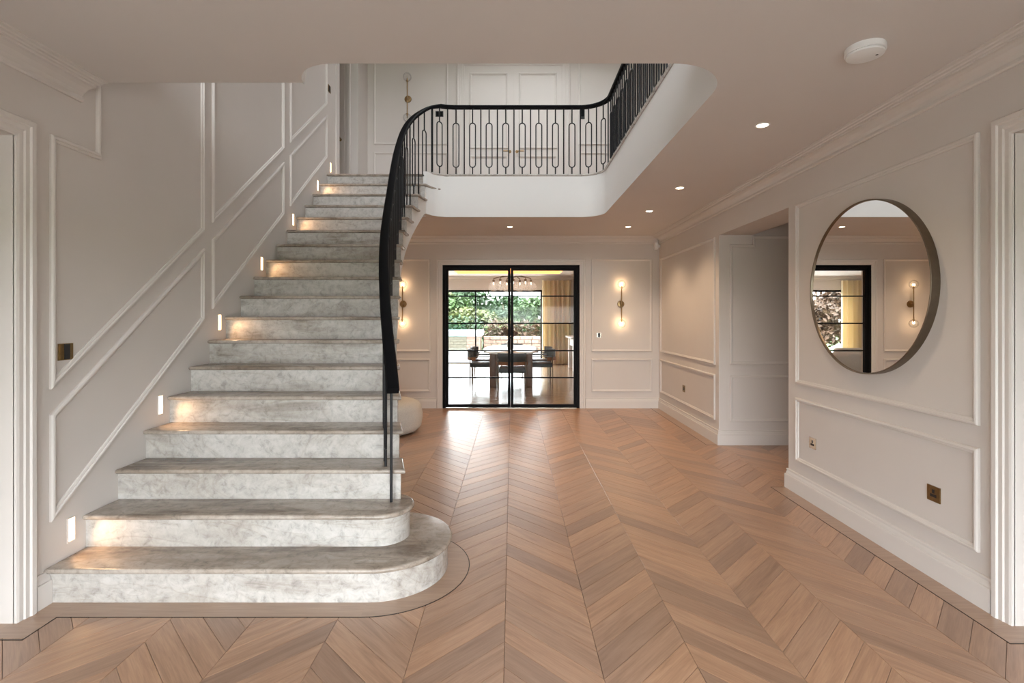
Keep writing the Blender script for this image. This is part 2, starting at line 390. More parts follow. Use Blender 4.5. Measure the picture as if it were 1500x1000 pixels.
wall_cor = wall('wall_corridor', [(2.74, 4.6, OP1, OP1 + 0.15, 0, 2.62), (2.74, 4.6, OP0 - 0.35, 4.98, 0, 2.62), (4.5, 4.65, OP0 - 0.35, OP1 + 0.15, 0, 2.62), (2.74, 4.6, OP0 - 0.35, OP1 + 0.15, 2.62, 2.75)],  # second box: near wall thickened out of view to shade the far wall
                'unlit corridor walls behind the opening beside the mirror, near one thickened for shade')
wall_upl = wall('wall_landing_left', [(-4.1, -3.9, 6.6, 8.3, ZU - 0.3, ZT), (-4.1, -2.60, 6.64, 6.885, ZU - 0.3, ZT), (-4.1, -2.36, 6.89, 7.7, ZU - 0.3, ZU - 0.02)],
                'short passage walls at the stair head')
# front wall behind the camera; its glazed openings are added as daylight sources
wall_front = wall('wall_front', [(-2.62, -2.25, YF - 0.25, YF, 0, ZT), (2.25, 2.74, YF - 0.25, YF, 0, ZT), (-2.25, 2.25, YF - 0.25, YF, 1.90, 3.5), (-2.25, -2.2, YF - 0.25, YF, 3.5, ZT), (0.2, 2.25, YF - 0.25, YF, 3.5, ZT), (-2.2, 0.2, YF - 0.25, YF, 5.7, ZT)],
                  'entrance wall with openings for the added glazing')
def glazed(name, x0, x1, z0, z1, y, cols, rows, label, fr=0.05, mat='black_metal'):
    t = thing(name, ((x0 + x1) / 2, y, z0), label, 'window', kind='structure')
    bm = B()
    for a, b_ in ((x0, x0 + fr), (x1 - fr, x1)): box(bm, a, b_, y - 0.04, y + 0.04, z0, z1)
    for a, b_ in ((z0, z0 + fr), (z1 - fr, z1)): box(bm, x0 + fr, x1 - fr, y - 0.04, y + 0.04, a, b_)
    obj('window_frame', bm, mat, t)
    cw = (x1 - x0 - 2 * fr) / cols; ch = (z1 - z0 - 2 * fr) / rows
    for i in range(1, cols):
        bm = B(); box(bm, x0 + fr + i * cw - 0.02, x0 + fr + i * cw + 0.02, y - 0.03, y + 0.03, z0 + fr, z1 - fr); obj('mullion', bm, mat, t)
    for j in range(1, rows):
        bm = B(); box(bm, x0 + fr, x1 - fr, y - 0.02, y + 0.02, z0 + fr + j * ch - 0.015, z0 + fr + j * ch + 0.015); obj('glazing_bar', bm, mat, t)
    for i in range(cols):
        bm = B(); box(bm, x0 + fr + i * cw, x0 + fr + (i + 1) * cw, y - 0.004, y + 0.004, z0 + fr, z1 - fr); obj('pane', bm, 'pane_glass', t)
    return t
glazed('added_glazing', -2.25, 2.25, 0.0, 1.90, YF - 0.12, 4, 3, 'unseen glazed entrance screen added as a daylight source')  # added behind the camera to bring daylight in low
glazed('added_window', -2.2, 0.2, 3.5, 5.7, YF - 0.12, 3, 1, 'unseen upstairs front window added to light the stair well', mat='trim_paint')  # added out of view, set left so the stair wall stays dimmer
bm = B(); SX0, SX1, SY0, SY1 = -0.7, 1.5, 6.5, 7.1  # rooflight opening added out of view to brighten the landing wall
for b_ in ((-4.1, 2.74, YF - 0.25, SY0, ZT, ZT + 0.2), (-4.1, 2.74, SY1, 8.35, ZT, ZT + 0.2), (-4.1, SX0, SY0, SY1, ZT, ZT + 0.2), (SX1, 2.74, SY0, SY1, ZT, ZT + 0.2)): box(bm, *b_)
strct('ceiling_upper', bm, 'ceiling_paint', 'upstairs ceiling with an added rooflight over the landing', 'ceiling')
t = thing('added_rooflight', ((SX0 + SX1) / 2, (SY0 + SY1) / 2, ZT + 0.2), 'unseen flat rooflight added to light the upstairs landing', 'rooflight', kind='structure')
bm = B()
for x0, x1, y0, y1 in ((SX0 - .06, SX0 + .03, SY0 - .06, SY1 + .06), (SX1 - .03, SX1 + .06, SY0 - .06, SY1 + .06), (SX0 + .03, SX1 - .03, SY0 - .06, SY0 + .03), (SX0 + .03, SX1 - .03, SY1 - .03, SY1 + .06)):
    box(bm, x0, x1, y0, y1, ZT + 0.2, ZT + 0.26)
obj('window_frame', bm, 'white_plastic', t)
bm = B(); box(bm, SX0 + .03, SX1 - .03, SY0 + .03, SY1 - .03, ZT + 0.225, ZT + 0.24); obj('pane', bm, 'pane_glass', t)

# ---- panel mouldings, cornice, baseboards, casings
MOULD = [(0.0, -0.004), (0.0, 0.012), (0.005, 0.018), (0.014, 0.020), (0.019, 0.017), (0.020, 0.012), (0.027, 0.011), (0.033, 0.007), (0.034, -0.004)]
def area2(p): return sum(p[i][0] * p[(i + 1) % len(p)][1] - p[(i + 1) % len(p)][0] * p[i][1] for i in range(len(p)))
def moulding(parent, pts, place, mat='trim_paint'):
    if area2(pts) < 0: pts = pts[::-1]
    bm = B(); sweep_flat(bm, pts, MOULD, place, True); return obj('panel_moulding', bm, mat, parent)
PL = lambda u, v, h: (-XW + h, u, v)
PR = lambda u, v, h: (XW - h, u, v)
PB = lambda u, v, h: (u, YB - h, v)
PU = lambda u, v, h: (u, YU - h, v)
PC = lambda u, v, h: (u, OP1 - h, v)
def rect(a, b_, c, d): return [(a, c), (b_, c), (b_, d), (a, d)]
o1, o2, o3 = 0.2, 0.745, 0.877
for a, b_, lowtop in ((2.593, 3.889, True), (3.995, 5.248, False), (5.40, 6.47, False)):
    moulding(wall_left, [(a, pitch(a) + o1), (b_, pitch(b_) + o1), (b_, pitch(b_) + o2), (a, pitch(a) + o2)], PL)
    if lowtop: moulding(wall_left, [(a, pitch(a) + o3), (b_, pitch(b_) + o3), (b_, 5.55), (2.882, 5.55), (2.882, 2.385), (a, 2.385)], PL)
    else: moulding(wall_left, [(a, pitch(a) + o3), (b_, pitch(b_) + o3), (b_, 5.55), (a, 5.55)], PL)
for a, b_ in ((2.563, 4.216), (5.90, 8.06)):
    moulding(wall_right, rect(a, b_, 0.265, 0.79), PR); moulding(wall_right, rect(a, b_, 0.905, 2.385), PR)
for a, b_ in ((1.27, 2.243), (-2.243, -1.31)):
    moulding(wall_back, rect(a, b_, 0.262, 0.79), PB); moulding(wall_back, rect(a, b_, 0.905, 2.39), PB)
for a, b_ in ((-2.20, -1.02), (1.06, 2.25)):
    moulding(wall_up, rect(a, b_, ZU + 0.262, ZU + 0.80), PU); moulding(wall_up, rect(a, b_, ZU + 0.92, 5.6), PU)
moulding(wall_cor, [(2.482, 0.915), (4.3, 0.915), (4.3, 2.384), (2.74, 2.384), (2.74, 2.285), (2.482, 2.285)], PC)
moulding(wall_cor, rect(2.482, 4.3, 0.265, 0.79), PC)

CORN = [(0.0, -0.108), (0.012, -0.108), (0.019, -0.101), (0.019, -0.090), (0.009, -0.085), (0.009, -0.078), (0.020, -0.060), (0.044, -0.040), (0.070, -0.031), (0.086, -0.030), (0.086, -0.020),
        (0.101, -0.020), (0.105, -0.013), (0.122, -0.013), (0.126, -0.006), (0.150, -0.006), (0.150, 0.004), (0.0, 0.004)]
PZ = lambda u, v, h: (u, v, ZC + h)
bm = B(); sweep_flat(bm, [(XW, YF), (XW, YB), (-XW, YB), (-XW, 6.6)], CORN, PZ, False)
obj('cornice', bm, 'trim_paint', ceiling)
bm = B(); sweep_flat(bm, [(-XW, 2.783), (-XW, YF)], CORN, PZ, False); obj('cornice', bm, 'trim_paint', ceiling)

BASE = [(0.0, 0.0), (0.024, 0.0), (0.024, 0.116), (0.021, 0.120), (0.015, 0.120), (0.015, 0.127), (0.013, 0.136), (0.008, 0.147), (0.008, 0.153), (0.013, 0.155), (0.013, 0.162), (0.010, 0.166), (0.0, 0.166)]
PF = lambda u, v, h: (u, v, h)
def baseboard(name, runs, label):
    o = None
    for r in runs:
        bm = B(); sweep_flat(bm, r, BASE, PF, False)
        if o is None: o = strct(name, bm, 'trim_paint', label, 'baseboard')
        else: obj('board', bm, 'trim_paint', o)
    return o
baseboard('baseboard_right', [[(XW, 2.487), (XW, OP0), (2.74, OP0)], [(4.5, OP1), (XW, OP1), (XW, YB), (1.178, YB)]], 'white moulded baseboard along the right wall')
baseboard('baseboard_left', [[(-XW, YR(1) - 0.002), (-XW, 2.505)]], 'short white baseboard beside the lowest step')
baseboard('baseboard_back', [[(-1.208, YB), (-XW, YB), (-XW, 4.2)]], 'white baseboard on the far wall left of the glazed doors')

CAS = [(0.0, -0.004), (0.0, 0.012), (0.010, 0.016), (0.030, 0.016), (0.036, 0.022), (0.056, 0.022), (0.062, 0.030), (0.084, 0.030), (0.092, 0.020), (0.092, -0.004)]
def casing(name, pts, place, label, jamb=None):
    bm = B(); sweep_flat(bm, pts, CAS, place, False)
    if jamb: jamb(bm)
    return strct(name, bm, 'trim_paint', label, 'trim')
casing('trim_1', [(DL1, 0), (DL1, DH), (DL0, DH), (DL0, 0)][::-1], PL, 'white moulded door casing on the left wall')
casing('trim_2', [(DR1, 0), (DR1, DH), (DR0, DH), (DR0, 0)][::-1], PR, 'white moulded door casing on the right wall')
casing('trim_3', [(DX0, 0), (DX0, DTOP), (DX1, DTOP), (DX1, 0)], PB, 'white casing framing the black glazed double doors')
bm = B(); box(bm, -XW - 0.002, -XW + 0.022, 6.79, 6.895, ZU, ZT); strct('trim_4', bm, 'trim_paint', 'upright trim closing the left wall at the stair head', 'trim')
# panelled doors closing the two side doorways
def panel_door(name, x, y0, y1, s, label):
    t = thing(name, (x, (y0 + y1) / 2, 0), label, 'door', kind='structure')
    bm = B(); box(bm, x - 0.022, x + 0.022, y0, y1, 0.008, DH); obj('leaf', bm, 'trim_paint', t)
    P = lambda u, v, h: (x + s * (0.022 + h), u, v)
    for z0, z1 in ((0.2, 0.85), (1.05, 2.15)):
        bm = B(); sweep_flat(bm, rect(y0 + 0.13, y1 - 0.13, z0, z1), MOULD, P, True); obj('panel_moulding', bm, 'trim_paint', t)
    bm = B(); lathe(bm, [(0.001, 0), (0.025, 0.0), (0.025, 0.008 * s), (0.009, 0.012 * s), (0.009, 0.04 * s), (0.024, 0.05 * s), (0.026, 0.065 * s), (0.001, 0.075 * s)], (x + s * 0.022, y0 + 0.08, 1.0), 'x', 16)
    obj('door_knob', bm, 'brass', t, 40)
    return t
panel_door('door_1', -2.50, DL0, DL1, 1, 'white panelled door recessed in the left wall')
panel_door('door_2', 2.50, DR0, DR1, -1, 'white panelled door recessed in the right wall')

# ------------------------------------------------------------------ chevron planks
W_, P_ = 0.4025, 0.1657
S0, A0 = -0.033, 2.609
def clip(poly, x0, x1, y0, y1):
    for axis, lim, sgn in ((0, x0, 1), (0, x1, -1), (1, y0, 1), (1, y1, -1)):
        out = []
        for i in range(len(poly)):
            a, b_ = poly[i], poly[(i + 1) % len(poly)]
            ia, ib = sgn * (a[axis] - lim) >= 0, sgn * (b_[axis] - lim) >= 0
            if ia: out.append(a)
            if ia != ib:
                t = (lim - a[axis]) / (b_[axis] - a[axis]); out.append((a[0] + t * (b_[0] - a[0]), a[1] + t * (b_[1] - a[1])))
        poly = out
        if len(poly) < 3: return []
    return poly
def parea(p): return abs(area2(p)) / 2
def shrink(p, d):
    if area2(p) < 0: p = p[::-1]
    q = offset_path(p, d, True); return q
def plank_bm(bm, p, cx, cy, sgn, uvl, origin):
    """chamfered plank over outline p; UV runs along the grain"""
    r0 = shrink(p, 0.0007); r1 = shrink(p, 0.0022)
    rings = [[(x - origin[0], y - origin[1], z) for x, y in r] for r, z in ((r0, -0.007), (r0, -0.0014), (r1, 0.0))]
    vs = [[bm.verts.new(q) for q in r] for r in rings]; n = len(r0); fs = []
    for k in (0, 1):
        for j in range(n): fs.append(bm.faces.new((vs[k][j], vs[k][(j + 1) % n], vs[k + 1][(j + 1) % n], vs[k + 1][j])))
    fs.append(bm.faces.new(vs[2]))
    for f in fs:
        for l in f.loops:
            x, y = l.vert.co.x + origin[0] - cx, l.vert.co.y + origin[1] - cy
            l[uvl].uv = ((x - sgn * y) * 0.7071, (x * sgn + y) * 0.7071)
def project(x, y): return 750 + F * x / y, HOR + F * H / y
planks = []
for k in range(-6, 12):
    xa, xb = S0 + k * W_, S0 + (k + 1) * W_
    sgn = 1 if k % 2 == 0 else -1                 # sgn 1: plank runs towards the viewer to the right
    for j in range(-10, 46):
        ya = A0 + j * P_
        h0, h1 = (ya, ya - W_) if sgn == 1 else (ya - W_, ya)
        full = [(xa, h0), (xb, h1), (xb, h1 + P_), (xa, h0 + P_)]
        for reg in ((-2.34, 2.34, 0.9, 8.17), (2.34, 4.5, OP0 - 0.2, OP1)):
            if reg[0] > 2 and xb < 2.34: continue
            p = clip(full, *reg)
            if len(p) < 3 or parea(p) < 2e-4: continue
            cx = sum(q[0] for q in p) / len(p); cy = sum(q[1] for q in p) / len(p)
            pr = clip([project(x, max(y, 0.6)) for x, y in p], 0, 1500, 0, 1000)
            vis = parea(pr) if len(pr) >= 3 else 0
            if cy > 2.75 and cx < edge(min(cy, 6.4)) - 0.02: vis *= 0.0
            if cx > 2.4 and cy < 5.0: vis = 0
            planks.append((vis, p, full, cx, cy, sgn, abs(parea(p) - parea(full)) < 1e-6))
planks.sort(key=lambda t: -t[0])
shared = {}
for i, (vis, p, full, cx, cy, sgn, whole) in enumerate(planks[:300]):
    if whole and sgn in shared:
        o = bpy.data.objects.new('plank', shared[sgn]); COL.objects.link(o); o.parent = floor
    else:
        bm = B(); uvl = bm.loops.layers.uv.new('UVMap'); plank_bm(bm, p, cx, cy, sgn, uvl, (cx, cy))
        o = obj('plank', bm, 'oak_plank', floor, world=False)
        if whole: shared[sgn] = o.data
    o.location = Vector((cx, cy, 0)) - floor.location
bm = B(); uvl = bm.loops.layers.uv.new('UVMap')
for vis, p, full, cx, cy, sgn, whole in planks[300:]: plank_bm(bm, p, cx, cy, sgn, uvl, (0, 0))
o = obj('plank_remainder', bm, 'oak_plank', floor); o['kind'] = 'stuff'

def strip(outl, name='border_strip', mat='oak_border', z=0.0012):
    bm = B(); prism(bm, outl, -0.004, z); return obj(name, bm, mat, floor)
LN = 0.005
# border along the right wall
strip([(2.218, 2.39 - 0.126), (XW + 0.02, 2.39 - 0.126), (XW + 0.02, 4.35), (2.218, 4.35)])
strip([(2.218 - LN, 2.264 - LN), (2.49, 2.264 - LN), (2.49, 2.264), (2.218, 2.264), (2.218, 4.35), (XW - .02, 4.35), (XW - .02, 4.35 + LN), (2.218 - LN, 4.35 + LN)], 'inlay_line', 'inlay_dark', 0.0016)
strip([(XW + 0.02, 2.264), (2.49, 2.264), (2.49, DR1 + .01), (XW + .02, DR1 + .01)])
strip([(2.218, 5.79), (XW, 5.79), (XW, YB), (2.218, YB)])
strip([(2.218 - LN, 5.79 - LN), (2.34, 5.79 - LN), (2.34, 5.79), (2.218, 5.79), (2.218, YB), (2.218 - LN, YB)], 'inlay_line', 'inlay_dark', 0.0016)
# border round the lowest step and along the left wall
C1 = (-0.735, 2.947)
inner = [(-2.205, Y1)] + arc(*C1, 0.36, -90, 85, 28); outer_ = [(-2.205, Y1 - 0.124)] + arc(*C1, 0.484, -90, 85, 28)
cut = 1
strip([inner[0], outer_[0], outer_[1], inner[1]])
strip(outer_[1:16] + inner[1:16][::-1])
strip(outer_[15:] + inner[15:][::-1])
strip(outer_ + [(p[0], p[1]) for p in ([(-2.205, Y1 - 0.124 - LN)] + arc(*C1, 0.484 + LN, -90, 85, 28))][::-1], 'inlay_line', 'inlay_dark', 0.0016)
strip([(-XW - .02, 2.30), (-2.205, 2.30), (-2.205, Y1), (-XW - .02, Y1)])
strip([(-2.205, 2.30), (-2.205 + LN, 2.30), (-2.205 + LN, Y1 - .124), (-2.205, Y1 - .124)], 'inlay_line', 'inlay_dark', 0.0016)
strip([(-2.49, 2.29), (-XW - .02, 2.29), (-XW - .02, 2.42), (-2.49, 2.42)])
strip([(-2.49, 2.285), (-2.205 + LN, 2.285), (-2.205 + LN, 2.30), (-2.205, 2.30), (-2.21, 2.29), (-2.49, 2.29)], 'inlay_line', 'inlay_dark', 0.0016)

# ------------------------------------------------------------------ staircase
stairs = thing('staircase', (-1.6, Y1, 0), 'wide pale marble staircase curving up against the panelled left wall', 'staircase')
TT = 0.028
C2 = (-0.757, 2.975)
def tread_outline(n, ov, ins):
    y0, y1 = YR(n) - ov, YR(n + 1) + 0.015
    if n == 1: return [(-XW, y0), (C1[0], y0)] + arc(*C1, C1[1] - y0, -90, 90, 32)[1:] + [(-1.3, 2 * C1[1] - y0), (-1.3, y1), (-XW, y1)]
    if n == 2: return [(-XW, y0), (C2[0], y0)] + arc(*C2, C2[1] - y0, -90, 90, 24)[1:] + [(-1.2, 2 * C2[1] - y0), (-1.2, y1), (-XW, y1)]
    ys = [y0 + (y1 - y0) * k / 5 for k in range(6)]
    return [(-XW, y0)] + [(edge(y) - ins, y) for y in ys] + [(-XW, y1)]
for n in range(1, 18):
    bm = B(); prism(bm, tread_outline(n, NOSE, 0.0), n * RISE - TT, n * RISE, 0.0125, 3)
    obj('tread', bm, 'tread_marble', stairs, 40)
    bm = B()
    if n <= 2: prism(bm, tread_outline(n, 0.0, INS), (n - 1) * RISE, n * RISE - TT)
    else: prism(bm, [(-XW, YR(n)), (edge(YR(n)) - 0.026, YR(n)), (edge(YR(n)) - 0.026, YR(n) + 0.02), (-XW, YR(n) + 0.02)], (n - 1) * RISE, n * RISE - TT, 0.0)
    obj('riser', bm, 'stair_marble', stairs, 30)
# top riser and landing nosing
bm = B(); prism(bm, [(-XW, YR(18)), (-0.99, YR(18)), (-0.99, YR(18) + 0.02), (-XW, YR(18) + 0.02)], 17 * RISE, ZU - TT); obj('riser', bm, 'stair_marble', stairs)
bm = B(); prism(bm, [(-XW, YR(18) - NOSE), (-0.95, YR(18) - NOSE), (-0.80, YR(18) - 0.01), (-0.80, 6.62), (-XW, 6.62)], ZU - TT, ZU, 0.0125, 3); obj('landing_tread', bm, 'tread_marble', stairs, 40)
# plastered body: stepped core, sloping soffit, outer string
bm = B(); SUB = 4
rows = []
for n in range(3, 18):
    for k in range(SUB):
        ya, yb = YR(n) + GO * k / SUB, YR(n) + GO * (k + 1) / SUB
        zt = n * RISE - TT
        def zb(y): return min(max(0.0, pitch(y) - 0.39), ZC + 0.02) if n > 4 else 0.0
        xa, xb = edge(ya) - INS, edge(yb) - INS
        rows.append((ya, yb, xa, xb, zb(ya), zb(yb), zt))
for i, (ya, yb, xa, xb, za, zb_, zt) in enumerate(rows):
    q = [(xa, ya, za), (xb, yb, zb_), (xb, yb, zt), (xa, ya, zt)]
    bm.faces.new([bm.verts.new(p) for p in q])                                                        # string
    bm.faces.new([bm.verts.new(p) for p in ((-XW, ya, za), (-XW, yb, zb_), (xb, yb, zb_), (xa, ya, za))])   # soffit
    bm.faces.new([bm.verts.new(p) for p in ((-XW, ya, zt), (xa, ya, zt), (xb, yb, zt), (-XW, yb, zt))])
    if i and abs(rows[i - 1][5] - za) > 1e-6:
        bm.faces.new([bm.verts.new(p) for p in ((-XW, ya, rows[i - 1][5]), (xa, ya, rows[i - 1][5]), (xa, ya, za), (-XW, ya, za))])
bmesh.ops.remove_doubles(bm, verts=bm.verts[:], dist=1e-5)
body = obj('stair_body', bm, 'stair_plaster', stairs, 35)
# pale edging on the well's upper rim
rim = WELL[2:-4]
rim = [p for i, p in enumerate(rim) if i == 0 or (Vector(p) - Vector(rim[i - 1])).length > 1e-4]
NOSEP = [(-0.10, -0.026), (0.010, -0.026), (0.018, -0.020), (0.021, -0.013), (0.018, -0.006), (0.010, 0.0), (-0.10, 0.0)]
bm = B(); sweep_flat(bm, rim, NOSEP, lambda u, v, h: (u, v, ZU + h), False)
obj('well_edging', bm, 'stair_marble', ceiling, 30)

# ------------------------------------------------------------------ balustrade
bal = thing('balustrade', (-0.71, 2.995, 2 * RISE), 'black metal balustrade with looped bars and a sweeping handrail along stair and landing', 'balustrade')
RAIL = [(2.577, -0.603), (2.702, -0.642), (2.857, -0.693), (3.022, -0.746), (3.277, -0.822), (3.508, -0.885), (3.775, -0.948), (4.087, -1.006),
        (4.455, -1.064), (4.775, -1.115), (5.147, -1.168), (5.58, -1.208), (5.80, -1.212), (5.96, -1.198), (6.12, -1.165), (6.266, -1.11), (6.38, -1.05), (6.47, -0.98)]
def rail_z(y):
    z = pitch(y) + 0.90; top = ZU + 0.90
    k = 0.05; d = top - z                                   # soft minimum where the stair meets the landing
    return top - (d + math.sqrt(d * d + k * k)) / 2 + 0.0
path = []
for i in range(61):
    y = 2.577 + (6.47 - 2.577) * i / 60; path.append(Vector((interp(RAIL, y), y, rail_z(y))))
land = [(-0.92, 6.515), (-0.84, 6.545), (-0.74, 6.555)] + [(x, 6.555) for x in (-0.5, -0.2, 0.2, 0.5, 0.87)] + arc(0.87, 6.22, 0.335, 90, 0, 14)[1:] + [(1.205, y) for y in (5.6, 4.8, 4.0, 3.3, 2.95)]
for x, y in land: path.append(Vector((x, y, ZU + 0.90)))
PROF = [(-0.033, -0.012), (-0.030, -0.040), (0.030, -0.040), (0.033, -0.012), (0.026, -0.002), (0.012, 0.0), (-0.012, 0.0), (-0.026, -0.002)]
rings = []
for i, p in enumerate(path):
    d = (path[min(len(path) - 1, i + 1)] - path[max(0, i - 1)]).normalized()
    s = Vector((d.y, -d.x, 0)).normalized(); u = s.cross(d).normalized()
    rings.append([p + s * a + u * b_ for a, b_ in PROF])
bm = B(); ring_tube(bm, rings); obj('handrail', bm, 'rail_black', bal, 30)
BR = 0.0084
def plain_bar(x, y, z0, z1):
    bm = B(); tube(bm, [(x, y, z0), (x, y, z1)], BR, 8); return obj('baluster', bm, 'baluster_metal', bal, 40)
def loop_bar(x, y, z0, z1, d):
    bm = B(); h = 0.038; a, b_ = z0 + 0.105, z0 + 0.675
    if b_ > z1 - 0.05: b_ = z1 - 0.05
    tube(bm, [(x, y, z0), (x, y, a + 0.004)], BR, 8); tube(bm, [(x, y, b_ - 0.004), (x, y, z1)], BR, 8)
    pts = [(h * math.cos(R(t)), b_ - h + h * math.sin(R(t))) for t in range(0, 181, 20)] + [(h * math.cos(R(t)), a + h + h * math.sin(R(t))) for t in range(180, 361, 20)]
    tube(bm, [(x + d[0] * u, y + d[1] * u, v) for u, v in pts], BR * 0.9, 6, True)
    return obj('looped_baluster', bm, 'baluster_metal', bal, 50)
def rail_at(y): return interp(RAIL, y)
x0 = -0.711; plain_bar(x0, 2.995, 2 * RISE, rail_z(2.995) - 0.03)
for n in range(3, 18):
    for k, yy in enumerate((YR(n) + 0.045, YR(n) + 0.16)):
        x = rail_at(yy); d = Vector((rail_at(yy + 0.05) - rail_at(yy - 0.05), 0.1)).normalized()
        (loop_bar(x, yy, n * RISE, rail_z(yy) - 0.035, d) if k == 0 else plain_bar(x, yy, n * RISE, rail_z(yy) - 0.035))
# evenly spaced round the landing edge: walk the rail from the last stair baluster
walk = [Vector((p.x, p.y)) for p in path if p.y > 6.30 or p.x > 0]
SP = 0.1068; acc = 0.0; need = 0.012; kidx = 0
for i in range(len(walk) - 1):
    a, b_ = walk[i], walk[i + 1]; L = (b_ - a).length; d = (b_ - a) / L
    while acc + L >= need:
        q = a + d * (need - acc)
        if q.y > 6.40 or q.x > 0:
            zr = (ZU + 0.90 if q.x > -0.98 else rail_z(q.y)) - 0.035
            (loop_bar(q.x, q.y, ZU, zr, d) if kidx % 2 == 0 else plain_bar(q.x, q.y, ZU, zr))
        kidx += 1; need += SP
    acc += L

# ------------------------------------------------------------------ step lights
STEP_NAMES = ['recessed step light beside the lowest marble tread', 'recessed step light beside the fourth marble tread', 'recessed step light beside the seventh marble tread',
              'recessed step light beside the tenth marble tread', 'recessed step light beside the thirteenth marble tread', 'recessed step light beside the sixteenth marble tread',
              'recessed step light at the head of the stairs']
for k in range(7):
    y = 2.722 + 0.69 * k if k < 6 else 6.61
    z = 0.318 + 3 * RISE * k if k < 6 else 3.40
    t = thing('step_light', (-XW, y, z), STEP_NAMES[k], 'step light', 'recessed lights up the stair wall')
    bm = B(); sweep_flat(bm, rect(y - 0.026, y + 0.026, z - 0.066, z + 0.066), [(0, -.002), (0, .004), (.006, .004), (.006, -.002)], PL, True); obj('trim_frame', bm, 'trim_paint', t)
    bm = B(); box(bm, -XW - 0.001, -XW + 0.0015, y - 0.021, y + 0.021, z - 0.061, z + 0.061); obj('lens', bm, 'step_lens', t)
    s = light('SPOT', 'step_lamp', t, (0.03, 0, 0.03), 2.0, (1.0, 0.58, 0.28), spot_size=R(105), spot_blend=0.55, shadow_soft_size=0.02)
    s.rotation_euler = Vector((0.70, 0.16, -0.72)).to_track_quat('-Z', 'Y').to_euler()

# ------------------------------------------------------------------ downlights, smoke alarm, sensor
DLS = [(1.672, 3.395, 'small round downlight in the ceiling nearest the smoke alarm'), (1.662, 5.04, 'small round downlight in the ceiling level with the corridor opening'),
       (1.656, 6.137, 'small round downlight in the ceiling just past the corridor opening'), (1.645, 7.2, 'small round downlight in the ceiling above the lit wall sconce'),
       (-0.03, 7.2, 'small round downlight in the ceiling before the glazed doors'), (-1.70, 7.2, 'small round downlight in the ceiling behind the stairs')]
for x, y, lab in DLS:
    t = thing('downlight', (x, y, ZC), lab, 'downlight', 'round ceiling downlights')
    bm = B(); lathe(bm, [(0.036, -0.001), (0.036, -0.004), (0.046, -0.004), (0.048, 0.0), (0.036, 0.0)], (x, y, ZC), 'z', 28); obj('trim_ring', bm, 'white_plastic', t, 40)
    bm = B(); lathe(bm, [(0.0, -0.0015), (0.035, -0.0015), (0.035, 0.001), (0.0, 0.001)], (x, y, ZC), 'z', 24); obj('lens', bm, 'lens_warm', t)
    light('SPOT', 'down_lamp', t, (0, 0, -0.02), 40 if y > 6 else 22, (1.0, 0.72, 0.46), spot_size=R(115), spot_blend=0.7, shadow_soft_size=0.035)
t = thing('smoke_alarm', (1.68, 2.42, ZC), 'white disc smoke alarm on the ceiling', 'smoke alarm')
bm = B(); lathe(bm, [(0.0, 0.002), (0.082, 0.002), (0.084, -0.002), (0.085, -0.026), (0.082, -0.029), (0.0, -0.029)], (1.68, 2.42, ZC), 'z', 40); obj('base', bm, 'white_plastic', t, 35)
bm = B(); lathe(bm, [(0.0, -0.029), (0.076, -0.029), (0.079, -0.032), (0.078, -0.040), (0.06, -0.045), (0.0, -0.046)], (1.68, 2.42, ZC), 'z', 40); obj('cover', bm, 'white_plastic', t, 50)
bm = B(); lathe(bm, [(0.0, -0.041), (0.006, -0.041), (0.006, -0.046), (0.0, -0.046)], (1.722, 2.40, ZC), 'z', 12); obj('test_button', bm, 'black_plastic', t)
t = thing('motion_sensor', (2.29, 8.08, 2.58), 'small white motion sensor in the far ceiling corner', 'sensor')
bm = B(); box(bm, 2.262, 2.318, 8.05, 8.14, 2.53, 2.64, 0.012); obj('housing', bm, 'white_plastic', t, 40)
bm = B(); box(bm, 2.27, 2.31, 8.043, 8.055, 2.545, 2.585, 0.004); obj('lens', bm, 'white_plastic', t, 40)
bm = B(); box(bm, 2.31, 2.362, 8.09, 8.152, 2.57, 2.61); obj('bracket', bm, 'white_plastic', t)

# ------------------------------------------------------------------ wall sconces
def sconce(x, y, z, label, lit, half=0.30, flip=1):
    t = thing('wall_sconce', (x, y, z), label, 'wall sconce', 'twin globe wall sconces')
    bm = B(); lathe(bm, [(0.0, 0.0), (0.056, 0.0), (0.056, -0.010), (0.050, -0.018), (0.015, -0.022), (0.011, -0.065), (0.0, -0.065)], (x, y, z), 'y', 28); obj('back_plate', bm, 'brass', t, 40)
    bm = B(); tube(bm, [(x, y - 0.07, z - half + 0.05), (x, y - 0.07, z + half - 0.05)], 0.0085, 12); obj('rod', bm, 'brass', t, 40)
    for s in (1, -1):
        zz = z + s * half
        bm = B(); lathe(bm, [(0.0, -0.055 * s), (0.019, -0.055 * s), (0.019, -0.047 * s), (0.011, -0.043 * s), (0.009, -0.012 * s), (0.0, -0.010 * s)], (x, y - 0.07, zz), 'z', 16); obj('lamp_holder', bm, 'brass', t, 40)
        bm = B(); lathe(bm, [(0.0, -0.012 * s), (0.008, -0.008 * s), (0.011, 0.004 * s), (0.008, 0.016 * s), (0.0, 0.022 * s)], (x, y - 0.07, zz), 'z', 12); obj('bulb', bm, 'bulb_warm' if lit else 'nickel', t, 60)
        bm = B(); bmesh.ops.create_uvsphere(bm, u_segments=24, v_segments=14, radius=0.068); bmesh.ops.translate(bm, verts=bm.verts[:], vec=(x, y - 0.07, zz + 0.012 * s)); obj('globe', bm, 'globe_glass', t, 90)
        if lit: light('POINT', 'sconce_lamp', t, (0, -0.07, s * half), 2.3, (1.0, 0.66, 0.36), shadow_soft_size=0.016)
    return t
sconce(1.742, YB, 1.667, 'lit brass twin-globe wall sconce on the panel right of the glazed doors', True)
sconce(-1.742, YB, 1.667, 'lit brass twin-globe wall sconce on the panel left of the glazed doors', True)
